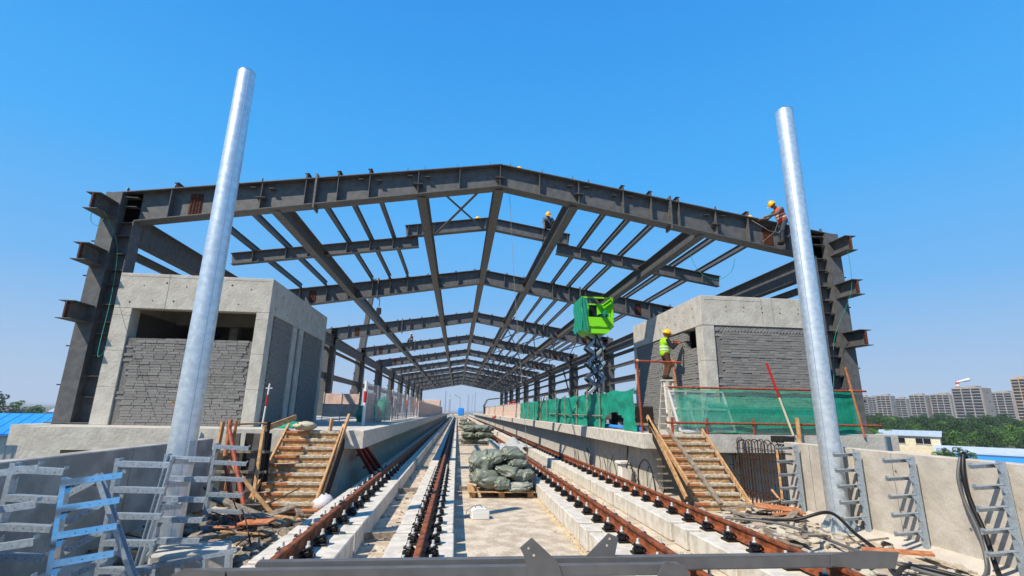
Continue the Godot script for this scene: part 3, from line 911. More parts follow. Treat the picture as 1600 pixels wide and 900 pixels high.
# ---- things standing on the deck and platforms ---------------------------------
func bag_mesh(seed_: int, neck: bool) -> ArrayMesh:
	var f := FastNoiseLite.new()
	f.seed = seed_
	f.frequency = 0.55
	f.fractal_octaves = 3
	var rdg := FastNoiseLite.new()
	rdg.seed = seed_ + 9
	rdg.frequency = 1.3
	rdg.fractal_type = FastNoiseLite.FRACTAL_RIDGED
	rdg.fractal_octaves = 2
	var seg := 40
	var rings := 28
	var pts := []
	for i in rings + 1:
		for j in seg:
			var t := PI * i / rings
			var a := TAU * j / seg
			var d := Vector3(cos(t), sin(t) * cos(a), sin(t) * sin(a))
			var p := Vector3(signf(d.x) * pow(absf(d.x), 0.66), signf(d.y) * pow(absf(d.y), 0.9), signf(d.z) * pow(absf(d.z), 0.70))
			var cn := pow(absf(p.x * p.z), 1.4)
			p *= Vector3(1.0 + 0.22 * cn, 1.0 - 0.5 * cn, 1.0 + 0.22 * cn)
			var ex := pow(absf(d.x), 2.5)
			p.y *= 1.0 + 0.10 * ex * sin(a * 6.0 + seed_) + 0.05 * sin(d.x * 9.0 + a * 2.0 + seed_)
			p.z *= 1.0 + 0.07 * ex * sin(a * 8.0 + seed_ * 0.7)
			var k := 1.0 + 0.26 * f.get_noise_3dv(d * 2.2) - 0.13 * maxf(0.0, rdg.get_noise_3dv(d * 2.0 + Vector3(0, 3, 0)))
			p *= k
			if p.y < -0.6: p.y = -0.6 + (p.y + 0.6) * 0.35
			if neck and d.x > 0.86: p = p.lerp(Vector3(1.0 + (d.x - 0.86) * 3.2, 0.25 * (d.x - 0.7), 0) + p * Vector3(0.0, 0.3, 0.3), smoothstep(0.86, 0.97, d.x))
			pts.append(p)
	var b := MB.new()
	var N := []
	N.resize(pts.size())
	for i in rings + 1:
		for j in seg:
			var du: Vector3 = pts[mini(i + 1, rings) * seg + j] - pts[maxi(i - 1, 0) * seg + j]
			var dv: Vector3 = pts[i * seg + (j + 1) % seg] - pts[i * seg + (j + seg - 1) % seg]
			var nn := dv.cross(du)
			if nn.length() < 1e-7: nn = pts[i * seg + j]
			nn = nn.normalized()
			if nn.dot(pts[i * seg + j]) < 0: nn = -nn
			N[i * seg + j] = nn
	for i in rings:
		for j in seg:
			var a := i * seg + j
			var c := i * seg + (j + 1) % seg
			b.quadn(pts[a], pts[a + seg], pts[c + seg], pts[c], N[a], N[a + seg], N[c + seg], N[c])
	return b.mesh()

func sandbags() -> void:
	var meshes := []
	for k in 6: meshes.append(bag_mesh(300 + k * 17, k % 3 == 0))
	var L := [
		[0.84, 0.37, 12.80, 0.42, 0.27, 0.30, -0.35, 0, "big olive sandbag with pulled out corner at the lower end of the front pallet pile"],
		[1.14, 0.31, 12.62, 0.20, 0.17, 0.24, 0.1, 1, "small round olive sandbag low in the middle of the front pallet pile"],
		[1.53, 0.24, 12.66, 0.35, 0.14, 0.26, 0.05, 2, "flat pale olive sandbag lying lowest on the front pallet edge"],
		[1.32, 0.57, 12.80, 0.31, 0.16, 0.27, -0.22, 4, "slanting olive sandbag across the middle of the front pile"],
		[1.67, 0.47, 12.85, 0.27, 0.18, 0.28, 0.3, 5, "olive sandbag bulging above the flat pale bag on the front pallet"],
		[1.55, 0.76, 12.95, 0.27, 0.15, 0.26, 0.1, 1, "olive sandbag just beneath the topmost bag of the front pile"],
		[1.42, 0.97, 12.98, 0.28, 0.19, 0.27, -0.1, 3, "topmost olive sandbag of the front pile under grey cloth"],
		[0.97, 0.88, 12.92, 0.24, 0.19, 0.28, 0.2, 2, "dark creased olive sandbag high in the front pile beside the tall upright one"],
		[0.64, 0.74, 12.98, 0.29, 0.32, 0.32, 0.15, 4, "tall upright wrinkled olive sandbag at the outer end of the front pile"],
		[1.86, 0.34, 13.15, 0.22, 0.25, 0.3, 1.2, 5, "olive sandbag drooping over the rail side edge of the front pallet"],
	]
	for q in L:
		var o := single("sandbag", meshes[q[7]], M.bag_pale if q[3] == 0.35 else M.bag, q[8], "sandbag", "sandbags on the front pallet")
		o.transform = Transform3D(Basis(Vector3.BACK, q[6]) * Basis(Vector3.UP, R(-0.3, 0.3)) * Basis.from_scale(Vector3(q[3], q[4], q[5])), P(q[0], q[1], q[2]))
	for k in 7:
		var o := single("sandbag", meshes[k % 6], M.bag, "olive sandbag half hidden in the back layers of the front pallet pile", "sandbag", "sandbags on the front pallet")
		o.transform = Transform3D(Basis(Vector3.UP, R(-1, 1)) * Basis.from_scale(Vector3(0.32, 0.2, 0.3)), P(0.75 + 0.4 * (k % 3) + 0.2 * int(k / 6), 0.35 + 0.26 * int(k / 3), 13.35 + R(-0.05, 0.2)))
	var t := thing("timber_pallet", "timber pallet carrying the front pile of olive sandbags", "pallet", P(1.15, 0, 13.15))
	for k in 7:
		var b := MB.new()
		b.box(Vector3(-0.72 + k * 0.24, 0.135, 0), Vector3(0.16, 0.022, 1.25), Basis.IDENTITY, 0.004)
		obj("slat", b, M.wood, t)
	for z in [-0.56, 0.0, 0.56]:
		for x in [-0.7, 0.0, 0.7]:
			var b := MB.new()
			b.box(Vector3(x, 0.062, z), Vector3(0.14, 0.124, 0.1), Basis.IDENTITY, 0.005)
			obj("block", b, M.wood, t)
	var b2 := MB.new()
	b2.box(Vector3(0, 0.14, 0.64), Vector3(1.6, 0.02, 0.12))
	obj("slat", b2, M.wood, t)
	# grey cloth on top
	var pts := []
	for i in 13:
		for j in 9:
			var u := i / 12.0
			var v := j / 8.0
			pts.append(P(1.12 + u * 0.75, 1.10 + 0.09 * sin(u * 9.0 + v * 3.0) + 0.06 * sin(v * 8.0) - 0.10 * absf(u - 0.5) + 0.12 * v, 12.95 + v * 0.6))
	var cl := MB.new()
	cl.col = Color(0.42, 0.42, 0.41)
	cl.grid(pts, 12, 8)
	single("cloth_sheet", cl, M.cloth, "crumpled grey cloth sheet thrown over the front sandbag pile", "cloth")
	for q in [[1.25, 32.6, 12, "middle", 0.42], [1.25, 62.0, 9, "farthest", 0.40]]:
		for k in q[2]:
			var o := single("sandbag", meshes[k % 6], M.bag, "dark olive sandbag in the %s heap down the centre of the tracks" % q[3], "sandbag", "sandbags in the %s heap" % q[3])
			var row := int(k / 4)
			o.transform = Transform3D(Basis(Vector3.UP, R(-0.5, 0.5)) * Basis.from_scale(Vector3(q[4], 0.24, 0.42)), P(q[0] - 0.55 + 0.38 * (k % 4) + R(-0.05, 0.05) + 0.05 * row, 0.22 + 0.36 * row, q[1] + R(-0.2, 0.35)))
	var pl := MB.new()
	for k in 5: pl.bar(P(R(0.1, 1.2), 0.06 + 0.05 * k, 52 + R(-2, 2)), P(R(1.0, 2.2), 0.1 + 0.12 * k, 54 + R(-2, 2)), 0.12, 0.05)
	single("timber_heap", pl, M.wood_red, "small heap of orange timber offcuts between the middle and farthest sandbags", "timber heap")

func mast(label: String, x: float, d: float, r: float, top: float, base: float, seam: float, taper: float) -> void:
	var t := thing("galvanised_mast", label, "pole", P(x, base, d))
	var b := MB.new()
	var h := top - base
	b.cyl(Vector3(0, 0, 0), Vector3(0, h, 0), r, r * taper, 48, true)
	obj("shaft", b, M.galv, t)
	var s := MB.new()
	var dir := Vector3(sin(seam), 0, cos(seam))
	s.cyl(dir * (r - 0.001) + Vector3(0, 0.0, 0), dir * (r * taper - 0.001) + Vector3(0, h, 0), 0.006, -1, 6)
	obj("weld_seam", s, M.galv_dull, t)
	var c := MB.new()
	c.cyl(Vector3(0, h, 0), Vector3(0, h + 0.02, 0), r * taper * 1.02, r * taper * 0.92, 40)
	obj("top_cap", c, M.galv_dull, t)
	var p := MB.new()
	p.cyl(Vector3(0, -0.02, 0), Vector3(0, 0.03, 0), r + 0.16, -1, 8)
	obj("base_plate", p, M.galv_dull, t)
	for k in 8:
		var a := TAU * (k + 0.5) / 8
		var q := MB.new()
		q.plate(PackedVector2Array([Vector2(r - 0.01, 0.03), Vector2(r + 0.13, 0.03), Vector2(r + 0.12, 0.08), Vector2(r - 0.01, 0.30)]), Transform3D(Basis(Vector3.UP, a), Vector3.ZERO), 0.012)
		obj("gusset", q, M.galv_dull, t)
		var n := MB.new()
		var aa := TAU * k / 8
		n.cyl(Vector3(cos(aa) * (r + 0.1), 0.03, sin(aa) * (r + 0.1)), Vector3(cos(aa) * (r + 0.1), 0.11, sin(aa) * (r + 0.1)), 0.016, -1, 6)
		obj("anchor_bolt", n, M.galv_dull, t)
	var hcov := MB.new()
	hcov.box(Vector3(0, 1.45, 0) + Vector3(cos(-0.5), 0, -sin(-0.5)) * (r + 0.012), Vector3(0.03, 0.22, 0.10), Basis(Vector3.UP, -0.5), 0.006)
	obj("hand_hole_cover", hcov, M.galv_dull, t)

func rack(label: String, at: Vector3, turn: float, lean: float, arm: float, mirror := 1.0, n := 5, pitch := 0.265, group := "") -> Node3D:
	var t := thing("cable_rack", label, "cable rack", at, 0.0, group)
	t.basis = Basis(Vector3.BACK, lean) * Basis(Vector3.UP, turn)
	var h := 1.42
	var b := MB.new()
	b.box(Vector3(0, h * 0.5, 0), Vector3(0.012, h, 0.09))
	for k in [-1.0, 1.0]: b.box(Vector3(-0.022 * mirror, h * 0.5, k * 0.040), Vector3(0.034, h, 0.009))
	obj("post", b, M.galv_dull, t)
	var fp := MB.new()
	fp.box(Vector3(-0.02, 0.006, 0), Vector3(0.16, 0.012, 0.16))
	obj("foot_plate", fp, M.galv_dull, t)
	for k in n:
		var y := h - 0.03 - k * pitch
		var a := MB.new()
		var r0 := Vector3(0.008 * mirror, y, 0.02)
		var r1 := Vector3(arm * mirror, y - 0.025, 0.02)
		a.bar(r0, r1, 0.066, 0.007)
		a.bar(r0 + Vector3(0, -0.030, 0.033), r1 + Vector3(0, -0.026, 0.033), 0.007, 0.058)
		a.box(r1 + Vector3(0, 0.012, 0), Vector3(0.007, 0.032, 0.056))
		a.plate(PackedVector2Array([Vector2(0.006 * mirror, y - 0.006), Vector2(0.10 * mirror, y - 0.010), Vector2(0.006 * mirror, y - 0.13)]), Transform3D(Basis.IDENTITY, Vector3(0, 0, -0.004)), 0.007)
		var o := obj("arm", a, M.galv_dull, t)
		var sl := MB.new()
		for j in 4:
			var q := r0.lerp(r1, 0.3 + j * 0.18) + Vector3(0, -0.03, 0.0368)
			sl.cyl(q, q + Vector3(0, 0, 0.0012), 0.006, -1, 6)
		stuff(obj("slot_hole", sl, M.steel, o))
	return t

func build_masts_racks() -> void:
	mast("thick galvanised steel mast rising behind leaning racks at the shaded parapet", -3.68, 7.4, 0.178, 7.34, -0.0, 0.7, 0.76)
	mast("slimmer galvanised steel mast standing against the sunlit parapet", 6.99, 8.95, 0.186, 8.62, -0.0, -0.95, 0.96)
	var gr := "cable racks along the sunlit parapet"
	rack("galvanised cable rack next to the rebar cage at the sunlit parapet", P(7.18, 0.0, 10.2), PI, 0.0, 0.42, 1.0, 5, 0.265, gr)
	rack("galvanised cable rack whose arms cross in front of the slimmer mast", P(7.18, 0.0, 8.55), PI, 0.0, 0.42, 1.0, 5, 0.265, gr)
	rack("galvanised cable rack alone on the sunlit wall between mast and hanging cable", P(7.18, 0.0, 7.46), PI, 0.0, 0.44, 1.0, 5, 0.265, gr)
	rack("galvanised cable rack beside the black cable hanging on the sunlit wall", P(7.18, 0.06, 6.12), PI, 0.0, 0.42, 1.0, 5, 0.265, gr)
	rack("galvanised cable rack cut off by the photo's edge, only arm tips showing", P(7.18, 0.06, 5.15), PI, 0.0, 0.42, 1.0, 5, 0.265, gr)
	gr = "loose cable racks heaped at the shaded parapet"
	rack("upright galvanised rack beside the red pipes and stair debris", P(-3.93, 0.0, 9.0), 0, 0.0, 0.52, 1.0, 6, 0.245, gr)
	rack("upright galvanised rack whose arms cross in front of the thick mast", P(-3.56, 0.0, 6.95), 0, 0.02, 0.52, 1.0, 6, 0.235, gr)
	rack("upright galvanised rack just before the thick mast against the shaded wall", P(-3.73, 0.0, 6.3), 0, 0.02, 0.54, 1.0, 5, 0.27, gr)
	rack("galvanised rack leaning back behind the upright one near the mast", P(-3.62, 0.0, 6.75), 1.2, -0.12, 0.3, 1.0, 3, 0.265, gr)
	var br := rack("bright tilted galvanised rack reflecting blue sky at front of the heap", P(-3.44, -0.04, 5.22), 0.12, 0.225, 0.47, 1.0, 5, 0.235, gr)
	br.basis = Basis(Vector3.RIGHT, -0.24) * br.basis
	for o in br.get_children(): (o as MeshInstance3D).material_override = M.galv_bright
	rack("galvanised rack leaning the opposite way behind the bright blue one", P(-3.02, 0.05, 5.85), 0.1, 0.50, 0.42, -1.0, 5, 0.25, gr)
	rack("galvanised rack standing hard against the shaded wall above the heap", P(-4.24, 0.02, 5.55), 0, 0.0, 0.46, 1.0, 5, 0.255, gr)
	rack("lowest galvanised rack of the heap with long arms tilted up", P(-4.50, -0.05, 5.15), 0, 0.17, 1.02, 1.0, 5, 0.31, gr)
	rack("galvanised rack nearest the photo's edge behind the long armed one", P(-4.42, 0.0, 4.95), 0, 0.03, 0.34, 1.0, 5, 0.27, gr)
	rack("galvanised rack lying nearly flat at the foot of the thick mast", P(-3.9, 0.12, 6.6), 0.0, -1.40, 0.30, 1.0, 5, 0.265, gr)
	# stacked grey beams lying across the rails in front
	var a := thing("steel_purlin", "near grey steel channel lying across the rails with pointed gusset plates", "steel beam", P(0, 0.517, 5.02))
	var b := MB.new()
	b.box(Vector3(-0.05, 0.045, 0.012), Vector3(4.5, 0.075, 0.012))
	b.box(Vector3(-0.05, 0.087, -0.03), Vector3(4.5, 0.010, 0.09))
	b.box(Vector3(-0.05, 0.005, -0.03), Vector3(4.5, 0.010, 0.09))
	obj("channel", b, M.near_steel, a)
	var holes := MB.new()
	var g1 := MB.new()
	g1.plate(PackedVector2Array([Vector2(0.64, 0.255), Vector2(0.75, 0.34), Vector2(1.0, 0.13), Vector2(1.045, 0.0), Vector2(0.72, 0.0), Vector2(0.69, 0.16)]), Transform3D(Basis.IDENTITY, Vector3(0, 0, 0.026)), 0.012)
	var go := obj("gusset_plate", g1, M.near_steel, a)
	for p in [Vector2(0.72, 0.25), Vector2(0.77, 0.19)]: holes.cyl(Vector3(p.x, p.y, 0.03), Vector3(p.x, p.y, 0.0335), 0.012, -1, 10)
	obj("bolt_hole", holes, M.deck, go)
	var ge := MB.new()
	ge.plate(PackedVector2Array([Vector2(-2.42, 0.02), Vector2(-2.38, 0.08), Vector2(-2.27, 0.12), Vector2(-1.95, 0.09), Vector2(-1.95, 0.02)]), Transform3D(Basis.IDENTITY, Vector3(0, 0, 0.026)), 0.012)
	obj("end_plate", ge, M.near_steel, a)
	var c := thing("steel_purlin", "grey steel channel behind the near one whose far end reaches the cables", "steel beam", P(0, 0.517, 5.16))
	b = MB.new()
	b.box(Vector3(1.35, 0.060, 0.012), Vector3(6.2, 0.10, 0.012))
	b.box(Vector3(1.35, 0.116, -0.03), Vector3(6.2, 0.010, 0.09))
	b.box(Vector3(1.35, 0.005, -0.03), Vector3(6.2, 0.010, 0.09))
	obj("channel", b, M.near_steel, c)
	var g2 := MB.new()
	g2.plate(PackedVector2Array([Vector2(1.55, 0.33), Vector2(1.65, 0.29), Vector2(1.60, 0.09), Vector2(1.53, 0.0), Vector2(1.25, 0.0), Vector2(1.29, 0.10)]), Transform3D(Basis.IDENTITY, Vector3(0, 0, -0.03)), 0.012)
	go = obj("gusset_plate", g2, M.near_steel, c)
	holes = MB.new()
	for p in [Vector2(1.56, 0.28), Vector2(1.53, 0.22)]: holes.cyl(Vector3(p.x, p.y, -0.02), Vector3(p.x, p.y, -0.0225), 0.012, -1, 10)
	obj("bolt_hole", holes, M.deck, go)
	var g3 := MB.new()
	g3.plate(PackedVector2Array([Vector2(3.87, 0.13), Vector2(4.18, 0.16), Vector2(4.62, 0.14), Vector2(4.55, -0.01), Vector2(4.14, -0.01), Vector2(3.85, 0.02)]), Transform3D(Basis.IDENTITY, Vector3(0, 0, 0.03)), 0.012)
	obj("end_plate", g3, M.near_steel, c)
	var d := thing("steel_gusset", "small loose grey gusset plate at bottom before the outer rail", "steel plate", P(2.1, 0.52, 4.85))
	var g4 := MB.new()
	g4.plate(PackedVector2Array([Vector2(-0.22, 0.0), Vector2(-0.12, 0.16), Vector2(0.08, 0.12), Vector2(0.12, 0.0)]), Transform3D(Basis.IDENTITY, Vector3.ZERO), 0.012)
	obj("plate", g4, M.near_steel, d)

func pole_tube(called: String, a: Vector3, b: Vector3, r: float, m: Material, label: String, cat := "pole", group := "") -> Node3D:
	var q := MB.new()
	q.cyl(a, b, r, -1, 10)
	return single(called, q, m, label, cat, group)

func net_points(x0: Vector3, x1: Vector3, y0: float, y1: float, nu: int, nv: int, amp: float, sag: float, span: float, nrm: Vector3, seed_: int) -> Array:
	var f := FastNoiseLite.new()
	f.seed = seed_
	f.frequency = 0.6
	var pts := []
	var len := (x1 - x0).length()
	for i in nu + 1:
		for j in nv + 1:
			var u := float(i) / nu
			var v := float(j) / nv
			var s := u * len
			var p := x0.lerp(x1, u)
			p.y = lerpf(y0, y1 - sag * absf(sin(PI * s / span)), v)
			p += nrm * (amp * f.get_noise_2d(s * 1.6, v * 3.0) * 1.6 + amp * 0.5 * sin(s * 7.0 + v * 2.5 + 2.0 * sin(s)) * (1.0 - v * 0.5))
			pts.append(p)
	return pts

func build_nets() -> void:
	# green netting along the edge of the sunlit platform
	var D0 := 13.8
	var D1 := 40.0
	var pts := net_points(P(5.02, 0, D0), P(5.02, 0, D1), 1.53, 2.74, 180, 16, 0.05, 0.07, 1.9, Vector3(-1, 0, 0), 4)
	var skip := {}
	for i in 180:
		for j in 16:
			var d := D0 + (i + 0.5) / 180.0 * (D1 - D0)
			var y := 1.53 + (j + 0.5) / 16.0 * 1.2
			if d > 14.8 and d < 16.9 and y < 1.58 + 0.50 * sqrt(maxf(0.0, sin(PI * (d - 14.8) / 2.1))): skip[i * 16 + j] = true
	var b := MB.new()
	b.grid(pts, 180, 16, skip)
	single("green_netting", b, M.net, "opaque green debris netting with torn hole strung along the platform edge", "netting")
	for d in [17.3, 18.9, 20.7, 22.9, 25.2, 27.6, 30.0, 32.5, 35.0, 37.6]:
		pole_tube("net_post", P(5.0 - 0.02, 1.5, d), P(4.98 + R(-0.05, 0.05), R(2.75, 3.05), d + R(-0.2, 0.2)), 0.03, M.wood_grey, "thin timber post holding the opaque green netting on the platform edge", "post", "posts of the platform edge netting")
	pole_tube("net_rail", P(4.95, 1.92, 16.9), P(4.95, 1.95, 27.0), 0.022, M.wood_grey, "thin low timber rail across the opaque green netting", "rail")
	pole_tube("net_brace", P(4.94, 1.55, 31.0), P(4.94, 2.9, 28.3), 0.03, M.orange_pipe, "slanting reddish brace pole against the opaque green netting", "pole")
	# cream and pink boards farther along that edge
	for i in 20:
		var d := 40.2 + i * 2.5
		var t := thing("hoarding_panel", "pale pink hoarding board beyond the opaque green netting", "hoarding panel", P(5.1, 1.5, d), 0.0, "pink boards on the sunlit platform edge")
		var q := MB.new()
		q.box(Vector3(0, 0.62, -1.23), Vector3(0.03, 1.2, 2.44))
		obj("board", q, M.pink, t)
		var g := MB.new()
		for z in [0.0, -1.25, -2.46]: g.box(Vector3(-0.03, 0.62, z), Vector3(0.03, 1.26, 0.04))
		g.box(Vector3(-0.03, 1.23, -1.23), Vector3(0.032, 0.04, 2.42))
		obj("frame", g, M.dirty_white, t)
	# thinner green net before the sunlit room, on orange pipes
	pts = net_points(P(5.74, 0, 12.80), P(11.0, 0, 12.80), 1.56, 2.70, 90, 14, 0.022, 0.03, 1.6, Vector3(0, 0, 1), 8)
	b = MB.new()
	b.grid(pts, 90, 14)
	single("green_netting", b, M.net_thin, "see through green netting on orange pipes before the brick wall", "netting")
	pole_tube("scaffold_tube", P(5.55, 2.71, 12.72), P(11.25, 2.72, 12.72), 0.028, M.orange_pipe, "upper orange pipe along the top of the see through netting", "pipe")
	pole_tube("scaffold_tube", P(5.45, 1.80, 12.72), P(11.55, 1.80, 12.70), 0.03, M.orange_pipe, "lower orange pipe along the foot of the see through netting", "pipe")
	for x in [5.60, 6.55, 7.85]:
		pole_tube("scaffold_stub", P(x, 1.52, 12.73), P(x, 1.93, 12.73), 0.03, M.orange_pipe, "short orange upright stub under the lower pipe of the net", "pipe", "short uprights of the front net")
	var rp := thing("striped_pole", "leaning pole painted red above and pale yellow below at the front net", "pole", P(8.9, 1.52, 12.66))
	b = MB.new()
	b.cyl(Vector3.ZERO, Vector3(-0.28, 0.98, 0), 0.03)
	obj("lower_half", b, M.cream, rp)
	b = MB.new()
	b.cyl(Vector3(-0.28, 0.98, 0), Vector3(-0.54, 1.90, 0), 0.031)
	obj("upper_half", b, M.red, rp)
	pole_tube("scaffold_tube", P(10.95, 1.5, 12.66), P(10.68, 3.36, 12.66), 0.03, M.wood_red, "leaning brown pole lashed to the far end of the front net", "pole")
	pole_tube("scaffold_tube", P(5.0, 1.5, 13.3), P(4.93, 3.48, 13.3), 0.032, M.orange_pipe, "upright orange pipe between the two green nets", "pipe")
	pole_tube("scaffold_tube", P(4.82, 3.44, 13.27), P(6.22, 3.43, 13.27), 0.03, M.orange_pipe, "level orange pipe passing before the worker with the lime vest", "pipe")
	pole_tube("scaffold_tube", P(6.18, 1.5, 13.33), P(5.98, 3.55, 13.33), 0.032, M.wood_red, "brown upright pole beside the worker with the lime vest", "pole")
	var lash := MB.new()
	for p in [P(10.78, 2.73, 12.69), P(6.0, 3.43, 13.3), P(4.94, 3.44, 13.28)]: lash.ball(p, Vector3(0.06, 0.05, 0.06), 8, 6)
	single("rope_lashing", lash, M.wood, "brown rope lashings where the pole crosses the orange pipes", "rope")
	pole_tube("timber_stake", P(9.05, 1.1, 12.64), P(9.05, 1.98, 12.64), 0.06, M.wood, "stout yellow timber stake at the platform nosing by the front net", "stake")
	# a white window frame leaning behind the net
	var wf := thing("window_frame", "white window frame with panes leaning half behind the see through netting", "window frame", P(5.60, 1.54, 12.95))
	var shear := Basis(Vector3.BACK, 0.0)
	var cr := [Vector3(0, 1.08, 0.1), Vector3(1.62, 1.08, -0.1), Vector3(1.86, 0.06, -0.02), Vector3(0.22, 0.06, 0.18)]
	for i in 4:
		b = MB.new()
		b.bar(cr[i], cr[(i + 1) % 4], 0.05, 0.05, Vector3.BACK)
		obj("frame_bar", b, M.white, wf)
	b = MB.new()
	b.bar((cr[0] + cr[3]) * 0.5 + Vector3(0, 0.05, 0), (cr[1] + cr[2]) * 0.5 + Vector3(0, 0.05, 0), 0.05, 0.05, Vector3.BACK)
	b.bar((cr[0] * 0.7 + cr[1] * 0.3), (cr[3] * 0.7 + cr[2] * 0.3), 0.05, 0.05, Vector3.BACK)
	obj("frame_bar", b, M.white, wf)
	for k in 2:
		b = MB.new()
		var m0: Vector3 = (cr[0] + cr[3]) * 0.5
		var m1: Vector3 = (cr[1] + cr[2]) * 0.5
		if k == 0: b.quad(cr[0], cr[1], m1, m0)
		else: b.quad(m0, m1, cr[2], cr[3])
		obj("pane", b, M.pane, wf)
	# folding ladder under the worker
	var la := thing("step_ladder", "tall pale aluminium step ladder under the worker with the lime vest", "ladder", P(6.22, 1.52, 14.3))
	for s in [-1.0, 1.0]:
		b = MB.new()
		b.bar(Vector3(s * 0.2, 0, 0.35), Vector3(s * 0.13, 1.45, 0.06), 0.05, 0.03)
		b.bar(Vector3(s * 0.2, 0, -0.35), Vector3(s * 0.13, 1.45, -0.06), 0.05, 0.03)
		obj("stile", b, M.dirty_white, la)
	for k in 6:
		b = MB.new()
		var v := 0.15 + k * 0.15
		b.box(Vector3(0, 1.45 * v, 0.35 - 0.29 * v), Vector3(0.38 - 0.12 * v, 0.025, 0.07))
		b.box(Vector3(0, 1.45 * v, -0.35 + 0.29 * v), Vector3(0.38 - 0.12 * v, 0.025, 0.04))
		obj("tread", b, M.dirty_white, la)
	b = MB.new()
	b.box(Vector3(0, 1.47, 0), Vector3(0.36, 0.04, 0.24), Basis.IDENTITY, 0.008)
	obj("top_step", b, M.dirty_white, la)
	# blue beam and clutter seen through the torn hole
	pole_tube("blue_pipe", P(5.18, 1.60, 13.9), P(5.22, 1.60, 18.4), 0.05, M.blue, "blue pipe lying along the platform edge below the torn netting", "pipe")
	b = MB.new()
	for k in 9: b.box(P(R(5.4, 6.2), 1.56 + R(0, 0.15), R(14.9, 16.8)), Vector3(R(0.1, 0.3), R(0.05, 0.2), R(0.1, 0.5)), Basis(Vector3.UP, R(0, 3)))
	single("rubble_heap", b, M.wood_grey, "dusty heap of offcuts seen through the hole in the netting", "rubble")
	b = MB.new()
	b.box(P(6.2, 1.90, 17.2), Vector3(1.5, 0.75, 0.6), Basis(Vector3.UP, 0.1), 0.04)
	b.box(P(5.7, 1.72, 16.4), Vector3(0.5, 0.4, 0.4), Basis(Vector3.UP, 0.5), 0.03)
	single("equipment_box", b, M.dark, "dark equipment box seen through the hole in the netting", "box")

